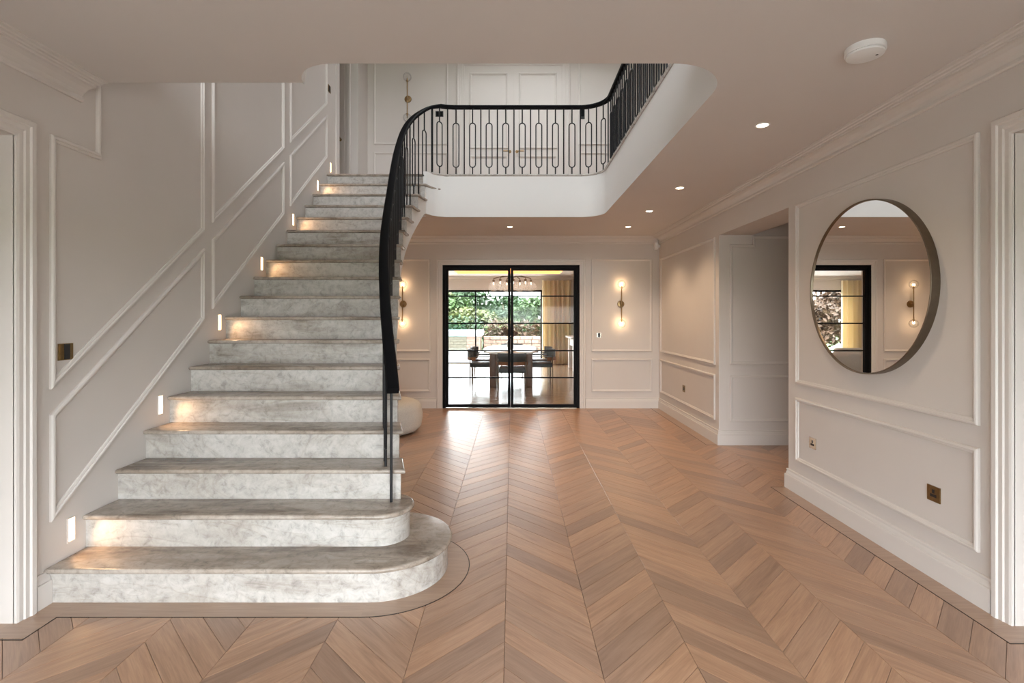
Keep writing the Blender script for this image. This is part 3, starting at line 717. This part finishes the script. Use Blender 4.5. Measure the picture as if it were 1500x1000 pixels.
sconce(-1.655, YU, 4.925, 'unlit brass twin-globe wall sconce on the upstairs landing wall', False, 0.31)

# ------------------------------------------------------------------ sockets, switches
def plate(name, place, u, v, wd, ht, mat, label, cat, parts):
    p = place(u, v, 0); t = thing(name, p, label, cat)
    def pb(du0, du1, dv0, dv1, h0, h1, nm, m):
        a = place(u + du0, v + dv0, h0); b_ = place(u + du1, v + dv1, h1); bm = B()
        box(bm, *[c for k in range(3) for c in sorted((a[k], b_[k]))]); obj(nm, bm, m, t)
    pb(-wd / 2, wd / 2, -ht / 2, ht / 2, 0, 0.006, 'face_plate', mat)
    for q in parts: pb(*q)
    return t
def hole3(s=1.0):
    return [(-0.016 * s, 0.016 * s, -0.014 * s, -0.002 * s, 0.0055, 0.0072, 'pin_slot', 'black_plastic'), (-0.006 * s, 0.006 * s, 0.002 * s, 0.018 * s, 0.0055, 0.0072, 'pin_slot', 'black_plastic')]
plate('wall_socket', PR, 2.842, 0.466, 0.086, 0.086, 'antique_brass', 'bronze power socket low on the wall below the mirror', 'socket', hole3(1.3))
plate('wall_socket', PR, 3.987, 0.465, 0.086, 0.086, 'nickel', 'pale metal power socket low on the wall beside the corridor opening', 'socket', hole3(1.3))
plate('wall_socket', PR, 6.98, 0.476, 0.09, 0.09, 'antique_brass', 'dark bronze power socket on the warm-lit far right wall', 'socket', hole3(1.3) + [(-0.03, -0.02, -0.02, 0.02, 0.006, 0.008, 'rocker', 'black_plastic')])
plate('light_switch', PL, 2.685, 1.270, 0.088, 0.088, 'antique_brass', 'bronze light switch with a black centre on the stair wall', 'switch',
      [(-0.012, 0.022, -0.04, 0.04, 0.006, 0.0085, 'rocker', 'black_plastic')] + [(-0.038 + 0.006 * k, -0.034 + 0.006 * k, -0.04, 0.04, 0.006, 0.0075, 'grille_bar', 'antique_brass') for k in range(4)])
plate('light_switch', PB, 1.392, 1.168, 0.07, 0.075, 'nickel', 'slim switch with a black rocker beside the glazed doors', 'switch', [(-0.014, 0.018, -0.032, 0.032, 0.006, 0.009, 'rocker', 'black_plastic')])
plate('light_switch', PL, 6.56, 4.40, 0.088, 0.088, 'antique_brass', 'dark switch at the top of the stair wall', 'switch', [(-0.02, 0.02, -0.035, 0.035, 0.006, 0.009, 'rocker', 'black_plastic')])
plate('control_panel', PU, -1.155, 4.69, 0.125, 0.09, 'black_plastic', 'black control panel on the landing wall left of the upstairs doors', 'control panel', [(-0.05, 0.05, -0.035, 0.035, 0.006, 0.008, 'screen', 'black_metal')])
plate('control_panel', PU, 1.117, 4.69, 0.08, 0.16, 'black_plastic', 'tall black control panel on the landing wall right of the upstairs doors', 'control panel', [(-0.03, 0.03, -0.04, 0.07, 0.006, 0.008, 'screen', 'black_metal')])

# ------------------------------------------------------------------ round mirror
MC = (XW, 3.372, 1.650); MR = 0.572
t = thing('round_mirror', MC, 'large round mirror in a thin bronze frame on the right wall', 'mirror')
bm = B(); seg = 96; rings = []
for r_, h_ in ((MR, 0.0), (MR, 0.049), (MR - 0.002, 0.051), (MR - 0.007, 0.051), (MR - 0.009, 0.049), (MR - 0.009, 0.0)):
    rings.append([(XW - h_, MC[1] + r_ * math.cos(2 * math.pi * j / seg), MC[2] + r_ * math.sin(2 * math.pi * j / seg)) for j in range(seg)])
ring_tube(bm, rings, False); obj('mirror_frame', bm, 'bronze', t, 40)
bm = B(); lathe(bm, [(0.0, -0.010), (MR - 0.009, -0.010), (MR - 0.009, -0.040), (0.0, -0.040)], MC, 'x', 96); obj('mirror_glass', bm, 'mirror_silver', t, 30)

# ------------------------------------------------------------------ pouffe
t = thing('pouffe', (-1.66, 6.47, 0), 'round cream upholstered pouffe tucked behind the stairs', 'pouffe')
prof = [(0.0, 0.012), (0.40, 0.012), (0.455, 0.03)] + [(0.52 - 0.02 * abs(math.sin(R(a))), 0.2 + 0.13 * math.sin(R(a))) for a in range(-70, 71, 20)] + [(0.47, 0.365), (0.42, 0.388), (0.34, 0.398), (0.0, 0.402)]
bm = B(); lathe(bm, prof, (-1.66, 6.47, 0), 'z', 48); obj('cushion', bm, 'boucle', t, 80)
bm = B(); lathe(bm, [(0.0, 0.0), (0.38, 0.0), (0.38, 0.014), (0.0, 0.014)], (-1.66, 6.47, 0), 'z', 40); obj('base', bm, 'black_plastic', t, 40)

# ------------------------------------------------------------------ glazed double doors
def px_x(x, Y): return (x - 750) / F * Y
t = thing('door_3', (-0.015, YB, 0), 'black steel framed glazed double doors to the dining room', 'door', kind='structure')
yd0, yd1 = YB + 0.005, YB + 0.06
bm = B(); fr = 0.045
box(bm, DX0, DX0 + fr, yd0 - 0.01, yd1 + 0.02, 0.0, DTOP); box(bm, DX1 - fr, DX1, yd0 - 0.01, yd1 + 0.02, 0.0, DTOP); box(bm, DX0 + fr, DX1 - fr, yd0 - 0.01, yd1 + 0.02, DTOP - fr, DTOP)
obj('door_frame', bm, 'black_metal', t)
mid = -0.022
ZB = [HOR_ for HOR_ in ((465 - 433.6), (465 - 473.4), (465 - 513.5), (465 - 552.8))]
for a, b_, side in ((DX0 + fr + 0.003, mid - 0.002, 1), (mid + 0.002, DX1 - fr - 0.003, -1)):
    lf = bpy.data.objects.new('leaf', None); COL.objects.link(lf); lf.parent = t; lf.location = ((a + b_) / 2 + 0.015, 0.03, 0)
    bm = B(); st = 0.042; z1 = DTOP - fr - 0.003; z0 = 0.012
    box(bm, a, a + st, yd0, yd1, z0, z1); box(bm, b_ - st, b_, yd0, yd1, z0, z1); box(bm, a + st, b_ - st, yd0, yd1, z1 - 0.04, z1); box(bm, a + st, b_ - st, yd0, yd1, z0, z0 + 0.045)
    obj('leaf_frame', bm, 'black_metal', lf)
    zs = [z0 + 0.045] + sorted(H + q * 8.18 / F for q in ZB) + [z1 - 0.04]
    for q in zs[1:-1]:
        bm = B(); box(bm, a + st, b_ - st, yd0 + 0.014, yd1 - 0.014, q - 0.010, q + 0.010); obj('glazing_bar', bm, 'black_metal', lf)
    for q0, q1 in zip(zs[:-1], zs[1:]):
        bm = B(); box(bm, a + st, b_ - st, yd0 + 0.025, yd0 + 0.031, q0, q1); obj('pane', bm, 'pane_glass', lf)
    hx = b_ - 0.02 if side == 1 else a + 0.02
    bm = B(); tube(bm, [(hx, yd0 - 0.03, 0.92), (hx, yd0 - 0.03, 1.14)], 0.007, 10); tube(bm, [(hx, yd0 - 0.03, 0.94), (hx, yd0 + 0.005, 0.94)], 0.005, 8); tube(bm, [(hx, yd0 - 0.03, 1.12), (hx, yd0 + 0.005, 1.12)], 0.005, 8)
    obj('pull_handle', bm, 'black_metal', lf, 40)
bm = B(); box(bm, DX0 + 0.05, DX1 - 0.05, YB - 0.01, YB + 0.215, -0.004, 0.006); tag(obj('threshold', bm, 'nickel'), 'pale metal threshold strip under the glazed double doors', 'threshold')

# ------------------------------------------------------------------ upstairs doors
t = thing('door_4', (0.022, YU, ZU), 'white panelled double doors behind the landing balustrade', 'door', kind='structure')
ux0, ux1, uz1 = -0.788, 0.832, 5.488
bm = B(); sweep_flat(bm, [(ux0, ZU), (ux0, uz1), (ux1, uz1), (ux1, ZU)], CAS, PU, False); obj('casing', bm, 'trim_paint', t)
bm = B(); box(bm, ux0, ux0 + 0.03, YU - 0.02, YU + .01, ZU, uz1); box(bm, ux1 - 0.03, ux1, YU - .02, YU + .01, ZU, uz1); box(bm, ux0 + .03, ux1 - .03, YU - .02, YU + .01, uz1 - 0.03, uz1); obj('door_frame', bm, 'trim_paint', t)
for a, b_, s in ((ux0 + 0.032, 0.0205, 1), (0.0235, ux1 - 0.032, -1)):
    lf = bpy.data.objects.new('leaf', None); COL.objects.link(lf); lf.parent = t; lf.location = ((a + b_) / 2 - 0.022, 0, 0)
    bm = B(); box(bm, a, b_, YU - 0.012, YU + 0.01, ZU + 0.006, uz1 - 0.033); obj('leaf_board', bm, 'trim_paint', lf)
    PD = lambda u, v, h: (u, YU - 0.012 - h, v)
    for z0, z1 in ((ZU + 0.13, 4.02), (4.135, 5.335)):
        bm = B(); sweep_flat(bm, rect(a + 0.085, b_ - 0.085, z0, z1), MOULD, PD, True); obj('panel_moulding', bm, 'trim_paint', lf)
    hx = b_ - 0.055 if s == 1 else a + 0.055
    bm = B(); lathe(bm, [(0.0, 0), (0.024, 0), (0.024, -0.008), (0.009, -0.010), (0.009, -0.045), (0.0, -0.045)], (hx, YU - 0.012, 4.086), 'y', 16)
    tube(bm, [(hx, YU - 0.05, 4.086), (hx - s * 0.11, YU - 0.052, 4.086)], 0.009, 10); obj('lever_handle', bm, 'brass', lf, 40)
t = thing('door_5', (-2.9, 7.6, ZU), 'shaded door at the end of the stair head passage', 'door', kind='structure')
bm = B(); box(bm, -3.32, -2.5, 7.578, 7.605, ZU + 0.006, 5.5); obj('leaf', bm, 'trim_paint', t)
bm = B(); sweep_flat(bm, [(-3.32, ZU), (-3.32, 5.5), (-2.5, 5.5), (-2.5, ZU)], CAS, lambda u, v, h: (u, 7.6 - h, v), False); obj('casing', bm, 'trim_paint', t)
bm = B(); lathe(bm, [(0.0, 0.0), (0.025, 0.0), (0.025, -0.008), (0.009, -0.012), (0.009, -0.04), (0.024, -0.05), (0.026, -0.065), (0.0, -0.075)], (-2.56, 7.578, 4.10), 'y', 16); obj('door_knob', bm, 'antique_brass', t, 40)

# ------------------------------------------------------------------ dining room beyond the doors
DW, DE, DY = -6.6, 1.95, 16.0; DC = 2.75
bm = B(); box(bm, DW, DE + 0.2, YB + 0.22, DY + 0.2, -0.2, 0.0); strct('floor_dining', bm, 'oak_dining', 'glossy pale oak floor of the dining room', 'floor')
wall('wall_dining', [(DE, DE + 0.2, YB + 0.2, DY + 0.2, 0, 3.2), (DW - 0.2, DW, YB + 0.2, DY + 0.2, 0, 3.2), (DW - 0.2, -2.6, YB, YB + 0.22, 0, 3.2),
                     (DW, DE, DY, DY + 0.2, 2.32, 3.2), (DW, -5.95, DY, DY + 0.2, 0, 2.32), (0.95, DE, DY, DY + 0.2, 0, 2.32)], 'pale dining room walls around the garden glazing')
bm = B(); TX0, TX1, TY0, TY1 = -1.62, 1.42, 9.6, 15.1
for b_ in ((DW, DE, YB + 0.2, TY0, DC, DC + 0.3), (DW, DE, TY1, DY + 0.1, DC, DC + 0.3), (DW, TX0, TY0, TY1, DC, DC + 0.3), (TX1, DE, TY0, TY1, DC, DC + 0.3), (TX0 - 0.15, TX1 + 0.15, TY0 - 0.15, TY1 + 0.15, DC + 0.3, DC + 0.5)): box(bm, *b_)
dceil = strct('ceiling_dining', bm, 'ceiling_paint', 'dining room ceiling with a recessed glowing tray', 'ceiling')
bm = B()
for b_ in ((TX0, TX1, TY1 - 0.012, TY1 - 0.002, DC + 0.005, DC + 0.30), (TX0, TX1, TY0 + 0.002, TY0 + 0.012, DC + 0.005, DC + 0.30), (TX0 + .002, TX0 + .012, TY0 + .02, TY1 - .02, DC + 0.005, DC + 0.3), (TX1 - .012, TX1 - .002, TY0 + .02, TY1 - .02, DC + 0.005, DC + 0.3)): box(bm, *b_)
obj('cove_light', bm, 'cove_led', dceil)
bm = B(); sweep_flat(bm, [(DE, YB + 0.22), (DE, DY), (DW, DY)], CORN, lambda u, v, h: (u, v, DC + h * 1.3), False); obj('cornice', bm, 'trim_paint', dceil)
t = thing('window_4', (-2.5, DY + 0.1, 0), 'wide black framed sliding glazing onto the garden terrace', 'window', kind='structure')
bm = B(); box(bm, -5.95, 0.95, DY + 0.05, DY + 0.15, 2.26, 2.32); box(bm, -5.95, 0.95, DY + 0.05, DY + 0.15, 0, 0.035); box(bm, -5.95, -5.9, DY + 0.05, DY + 0.15, 0.035, 2.26); box(bm, 0.9, 0.95, DY + 0.05, DY + 0.15, 0.035, 2.26); obj('window_frame', bm, 'black_metal', t)
xs = [-5.9, -3.5, -1.15, 0.9]
for x in xs[1:-1]:
    bm = B(); box(bm, x - 0.02, x + 0.02, DY + 0.06, DY + 0.14, 0.035, 2.26); obj('mullion', bm, 'black_metal', t)
for a, b_ in zip(xs[:-1], xs[1:]):
    bm = B(); box(bm, a, b_, DY + 0.097, DY + 0.103, 0.035, 2.26); obj('pane', bm, 'pane_glass', t)
def curtain(x0, x1, label):
    bm = B(); n = 120; front, back = [], []
    for i in range(n + 1):
        u = i / n; x = x0 + (x1 - x0) * u; ph = u * (x1 - x0) / 0.15 * 2 * math.pi
        front.append((x, DY - 0.24 - 0.095 * math.sin(ph + 0.9 * math.sin(ph * 0.31)) - 0.02 * math.sin(ph * 0.37 + 1))); back.append((x, front[-1][1] + 0.008))
    prism(bm, front + back[::-1], 0.015, 2.60); return tag(obj('curtain', bm, 'curtain_fabric', None, 60), label, 'curtain')
curtain(0.93, 1.83, 'long gold curtain beside the dining table in soft pleats')
curtain(-6.5, -5.55, 'long curtain at the far left end of the garden glazing behind the sofa')

# table
t = thing('dining_table', (0.0, 11.55, 0), 'oval white marble dining table on thick wooden legs', 'dining table')
out = []
for k in range(72):
    a = 2 * math.pi * k / 72; c, s = math.cos(a), math.sin(a); e = 2 / 2.7
    out.append((-0.02 + 0.62 * math.copysign(abs(c) ** e, c), 11.55 + 1.42 * math.copysign(abs(s) ** e, s)))
bm = B(); prism(bm, out, 0.715, 0.755, 0.012, 2); obj('tabletop', bm, 'table_marble', t, 40)
for x in (-0.40, 0.36):
    for y in (10.70, 12.44):
        bm = B(); box(bm, x - 0.07, x + 0.07, y - 0.10, y + 0.10, 0.0, 0.716, 0.02); obj('leg', bm, 'table_wood', t, 40)
bm = B(); box(bm, -0.33, 0.29, 11.48, 11.62, 0.62, 0.70); box(bm, -0.10, 0.06, 10.85, 12.25, 0.62, 0.70); obj('apron', bm, 'table_wood', t)
# chairs
def make_chair(loc, rz, label):
    t = thing('dining_chair', loc, label, 'dining chair', 'dining chairs around the marble table', rz)
    bm = B(); box(bm, -0.26, 0.26, -0.25, 0.27, 0.38, 0.475, 0.03); obj('seat', bm, 'chair_leather', t, 40, world=False)
    bm = B(); rings = []
    for k in range(13):
        a = R(-62 + 124 * k / 12); x = 0.29 * math.sin(a); y = -0.02 - 0.27 * math.cos(a)
        d = Vector((math.sin(a), -math.cos(a))); p = [(x + d.x * o_, y + d.y * o_, z) for o_, z in ((0.0, 0.56), (0.03, 0.56), (0.03, 0.76), (0.0, 0.76))]; rings.append(p)
    ring_tube(bm, rings); obj('backrest', bm, 'chair_leather', t, 40, world=False)
    bm = B(); rings = []
    for k in range(13):
        a = R(-70 + 140 * k / 12); x = 0.295 * math.sin(a); y = -0.02 - 0.275 * math.cos(a); d = Vector((math.sin(a), -math.cos(a)))
        rings.append([(x + d.x * o_, y + d.y * o_, z) for o_, z in ((0.0, 0.53), (0.034, 0.53), (0.034, 0.60), (0.0, 0.60))])
    ring_tube(bm, rings); obj('back_strap', bm, 'chair_strap', t, 40, world=False)
    for x, y in ((-0.27, -0.24), (0.27, -0.24), (-0.27, 0.24), (0.27, 0.24)):
        bm = B(); tube(bm, [(x, y, 0), (x, y, 0.66 if y < 0 else 0.60)], 0.012, 8); obj('leg', bm, 'bronze', t, 40, world=False)
    for x in (-0.27, 0.27):
        bm = B(); box(bm, x - 0.02, x + 0.02, -0.25, 0.25, 0.60, 0.622, 0.006); obj('armrest', bm, 'chair_leather', t, 40, world=False)
    return t
ch = make_chair((0.0, 10.02, 0), 0, 'dark dining chair at the near end of the marble table')
for loc, rz, lab in (((0.0, 13.25, 0), math.pi, 'dark dining chair at the garden end of the marble table'), ((-0.66, 11.17, 0), -math.pi / 2, 'dark dining chair on the sofa side of the table by the near end'),
                     ((0.63, 11.17, 0), math.pi / 2, 'dark dining chair on the curtain side of the table by the near end'), ((-0.66, 11.98, 0), -math.pi / 2, 'dark dining chair on the sofa side of the table by the garden end'),
                     ((0.63, 11.98, 0), math.pi / 2, 'dark dining chair on the curtain side of the table by the garden end')):
    c = copy_tree(ch); c.location = loc; c.rotation_euler = (0, 0, rz); c['label'] = lab
# vase with dark flowers
t = thing('flower_vase', (-0.06, 11.75, 0.755), 'pale vase of dark red flowers on the marble table', 'vase')
bm = B(); lathe(bm, [(0.0, 0.0), (0.045, 0.0), (0.06, 0.05), (0.055, 0.13), (0.03, 0.18), (0.04, 0.21), (0.03, 0.21), (0.0, 0.17)], (-0.06, 11.75, 0.755), 'z', 24); obj('vase_body', bm, 'vase_glass', t, 60)
for k in range(16):
    a = random.uniform(0, 6.28); rr = random.uniform(0.03, 0.2); zz = random.uniform(0.30, 0.44); p = Vector((-0.06 + rr * math.cos(a), 11.75 + rr * math.sin(a), 0.755 + zz))
    bm = B(); tube(bm, [(-0.06, 11.75, 0.93), (p + Vector((-0.06, 11.75, 0.95))) / 2 + Vector((0, 0, .03)), p], 0.004, 5); obj('stem', bm, 'leaf_stem', t)
    bm = B(); bmesh.ops.create_icosphere(bm, subdivisions=2, radius=0.045)
    for v in bm.verts: v.co = p + v.co * (1 + 0.35 * math.sin(v.co.x * 190) * math.cos(v.co.y * 170 + v.co.z * 150))
    obj('flower', bm, 'petal_dark', t, 30)
# chandelier
t = thing('chandelier', (0.0, 11.5, DC + 0.3), 'brass chandelier with clustered clear glass shades over the table', 'chandelier')
bm = B(); lathe(bm, [(0.0, 0.0), (0.07, 0.0), (0.07, -0.025), (0.01, -0.03), (0.01, -0.70), (0.0, -0.70)], (0, 11.5, DC + 0.3), 'z', 16); obj('canopy_rod', bm, 'bronze', t, 40)
arms = [(-0.42, 0.10), (-0.26, -0.22), (-0.12, 0.25), (0.03, -0.15), (0.18, 0.20), (0.30, -0.18), (0.43, 0.06)]
for k, (dx, dy) in enumerate(arms):
    bm = B(); tube(bm, [(0, 11.5, 2.36), (dx * 0.5, 11.5 + dy * 0.5, 2.39 - 0.02 * (k % 2)), (dx, 11.5 + dy, 2.34), (dx, 11.5 + dy, 2.28)], 0.011, 8); lathe(bm, [(0.0, 0.02), (0.028, 0.02), (0.028, -0.03), (0.0, -0.03)], (dx, 11.5 + dy, 2.29), 'z', 12); obj('arm', bm, 'bronze', t, 40)
    bm = B(); pr = [(0.03, 0.0), (0.09, -0.035), (0.125, -0.10), (0.11, -0.17), (0.06, -0.215), (0.0, -0.225)]
    lathe(bm, pr, (dx, 11.5 + dy, 2.27), 'z', 20); obj('glass_shade', bm, 'shade_glass', t, 80)
    bm = B(); lathe(bm, [(0.0, 0.0), (0.014, -0.01), (0.016, -0.05), (0.0, -0.075)], (dx, 11.5 + dy, 2.26), 'z', 10); obj('bulb', bm, 'bulb_soft', t, 60)
    light('POINT', 'chandelier_lamp', t, (dx, dy, 2.21 - DC - 0.3), 8, (1.0, 0.80, 0.56), shadow_soft_size=0.010)
# side cabinet / mantel
t = thing('mantelpiece', (1.8, 14.3, 0), 'white stone mantelpiece on the wall beyond the curtain', 'mantelpiece')
bm = B(); box(bm, 1.58, DE, 13.55, 15.05, 0.87, 0.92, 0.008); obj('shelf', bm, 'trim_paint', t, 40)
for y in (13.65, 14.72):
    bm = B(); box(bm, 1.65, DE, y, y + 0.23, 0.0, 0.87); obj('pilaster', bm, 'trim_paint', t)
bm = B(); box(bm, 1.67, DE, 13.88, 14.72, 0.66, 0.87); obj('lintel', bm, 'trim_paint', t)
bm = B(); box(bm, 1.86, DE, 13.88, 14.72, 0.0, 0.66); obj('firebox', bm, 'black_plastic', t)
# sofa
t = thing('sofa', (-2.95, 10.65, 0), 'cream sofa in the living space left of the dining table', 'sofa')
bm = B(); box(bm, -4.1, -1.8, 10.2, 11.15, 0.06, 0.30, 0.03); obj('base', bm, 'sofa_fabric', t, 40)
bm = B(); box(bm, -4.1, -1.8, 10.2, 10.45, 0.30, 0.74, 0.08, 4); obj('backrest', bm, 'sofa_fabric', t, 40)
for a, b_ in ((-3.86, -2.96), (-2.94, -2.04)):
    bm = B(); box(bm, a, b_, 10.46, 11.17, 0.30, 0.46, 0.05, 3); obj('seat_cushion', bm, 'sofa_fabric', t, 40)
    bm = B(); box(bm, a, b_, 10.45, 10.62, 0.46, 0.82, 0.06, 3); obj('back_cushion', bm, 'sofa_fabric', t, 40)
for a, b_ in ((-4.1, -3.88), (-2.02, -1.8)):
    bm = B(); box(bm, a, b_, 10.45, 11.15, 0.30, 0.60, 0.06, 3); obj('arm', bm, 'sofa_fabric', t, 40)

# ------------------------------------------------------------------ garden
bm = B(); box(bm, -14, 10, DY + 0.2, 22.5, -0.25, -0.03); strct('terrace', bm, 'paving', 'white paved garden terrace', 'terrace')
bm = B(); box(bm, -150, 150, -120, 180, -0.9, -0.32); strct('lawn', bm, 'grass', 'grass around the house and beyond the terrace', 'lawn')
bm = B(); box(bm, -9, 9, -22, YF - 0.26, -0.32, -0.06); strct('added_driveway', bm, 'gravel', 'unseen pale gravel drive added outside the entrance to cut upward light', 'added_driveway')  # ground added out of view to keep light off the hall ceiling
t = thing('pool_surround', (-4, 23.3, 0), 'white topped raised pool with brick sides on the terrace', 'pool')
bm = B(); box(bm, -9, -1.35, 22.6, 24.6, 0.62, 0.86, 0.02); obj('cover', bm, 'pool_white', t, 40)
bm = B(); box(bm, -9, -1.45, 22.7, 24.5, -0.1, 0.62); obj('core', bm, 'red_brick', t)
bk = None
for r_ in range(5):
    for c_ in range(26):
        x = -1.45 - 0.29 * c_ - (0.145 if r_ % 2 else 0); z = 0.0 + 0.125 * r_
        if bk is None:
            bm = B(); box(bm, -0.14, 0.14, -0.02, 0.02, 0.0, 0.112); o = obj('brick', bm, 'red_brick', t, world=False); bk = o
        else: o = bk.copy(); COL.objects.link(o); o.parent = t
        o.location = (x - 0.14 + 4, 22.69 - 23.3, z)
t = thing('garden_wall', (2.3, 23.6, 0), 'low brown stone wall right of the raised pool', 'garden wall')
for r_ in range(4):
    x = -1.3
    while x < 6:
        l = random.uniform(0.3, 0.6); bm = B(); box(bm, x, x + l - 0.02, 23.4 + random.uniform(-.03, .03), 23.9, -0.05 + 0.16 * r_, 0.10 + 0.16 * r_, 0.012, 1); o = obj('stone', bm, 'red_brick', t); x += l
t = thing('glass_screen', (-2.6, 20.6, 0), 'greenish frameless glass screen on the terrace', 'glass screen')
bm = B(); box(bm, -4.2, -1.83, 20.59, 20.61, 0.03, 1.25); obj('glass_panel', bm, 'balustrade_glass', t)
bm = B(); box(bm, -4.2, -1.83, 20.56, 20.64, -0.03, 0.05); obj('channel', bm, 'nickel', t)
def leaves(bm, c, rad, n, size, squash=1.0):
    for _ in range(n):
        u = random.random() ** 0.45; a = random.uniform(0, 6.283); z = random.uniform(-1, 1); q = math.sqrt(1 - z * z)
        p = Vector((c[0] + rad[0] * u * q * math.cos(a), c[1] + rad[1] * u * q * math.sin(a), c[2] + rad[2] * u * z))
        m = Matrix.Rotation(random.uniform(0, 6.28), 3, 'Z') @ Matrix.Rotation(random.uniform(-1.2, 1.2), 3, 'X') @ Matrix.Rotation(random.uniform(-1.2, 1.2), 3, 'Y')
        s = size * random.uniform(0.6, 1.3)
        bm.faces.new([bm.verts.new(p + m @ Vector(v)) for v in ((-s, 0, 0), (0, -s * 0.5, s * 0.1), (s, 0, 0), (0, s * 0.5, s * 0.1))])
def tree(x, y, h, rx, mat, label, blobs=9, n=420, size=0.16, z0=-0.25, low=0.15):
    t = thing('tree', (x, y, z0), label, 'tree', 'garden trees')
    bm = B(); tube(bm, [(x, y, z0 - 0.1), (x + 0.1, y, z0 + h * 0.4), (x - 0.05, y, z0 + h * 0.85)], [0.11, 0.08, 0.03], 8); obj('trunk', bm, 'bark', t, 40)
    bm = B()
    for k in range(blobs):
        a = random.uniform(0, 6.28); u = random.random() ** 0.5; zz = random.uniform(low, 0.9)
        f = 1.0 - 0.5 * abs(zz - 0.45)
        leaves(bm, (x + rx * 0.75 * u * f * math.cos(a), y + rx * 0.5 * u * math.sin(a), z0 + h * zz), (rx * 0.48, rx * 0.45, h * 0.17), n, size)
    obj('crown', bm, mat, t)
    return t
tree(-4.6, 30, 2.9, 2.4, 'leaf_a', 'bushy green tree behind the raised pool near the glass screen')
tree(-1.6, 29, 2.5, 2.2, 'leaf_c', 'yellow-green bushy tree behind the raised pool')
tree(0.9, 30, 2.8, 1.9, 'leaf_a', 'green garden tree behind the flowers and vase')
tree(3.4, 28, 2.5, 1.7, 'leaf_b', 'darker leafy tree rising above the low stone wall')
tree(-0.6, 36, 3.1, 2.6, 'leaf_b', 'dark tree set back between the raised pool and the low wall', 10)
tree(-5.6, 37, 3.4, 2.8, 'leaf_c', 'olive tree set back behind the bushy green tree', 10)
tree(-9.4, 31, 3.2, 2.8, 'leaf_b', 'dark leafy tree far left in the garden')
tree(-11.5, 27, 3.6, 2.2, 'leaf_d', 'russet leaved garden tree seen only in the round mirror')
tree(-16.8, 29, 4.2, 2.6, 'leaf_a', 'tall green tree at the far left garden edge')
tree(-2.4, 46, 4.2, 4.2, 'leaf_b', 'tall distant dark tree on the garden boundary', 10, 420, 0.26)
tree(5.6, 46, 4.0, 4.0, 'leaf_a', 'tall distant green tree on the garden boundary', 10, 420, 0.26)
tree(-12.5, 44, 4.2, 4.6, 'leaf_b', 'broad distant tree at the left boundary', 10, 420, 0.28)
def hedge(x0, x1, y, h, mat, label):
    t = thing('hedge', ((x0 + x1) / 2, y, 0), label, 'hedge', 'garden hedges')
    bm = B(); n = max(2, int((x1 - x0) / 0.7))
    for k in range(n): leaves(bm, (x0 + (k + 0.5) * (x1 - x0) / n, y + random.uniform(-.2, .2), h * 0.5), (0.65, 0.5, h * 0.55), 260, 0.12)
    obj('foliage', bm, mat, t)
    bm = B()
    for k in range(n): tube(bm, [(x0 + (k + 0.5) * (x1 - x0) / n, y, -0.15), (x0 + (k + 0.6) * (x1 - x0) / n, y, h * 0.5)], 0.03, 6)
    o = obj('stems', bm, 'bark', t)
hedge(-9, -1.5, 26.0, 1.5, 'leaf_b', 'clipped dark hedge running behind the raised pool')
hedge(-1.2, 4.5, 25.2, 1.35, 'leaf_d', 'brownish shrub border behind the low stone wall')
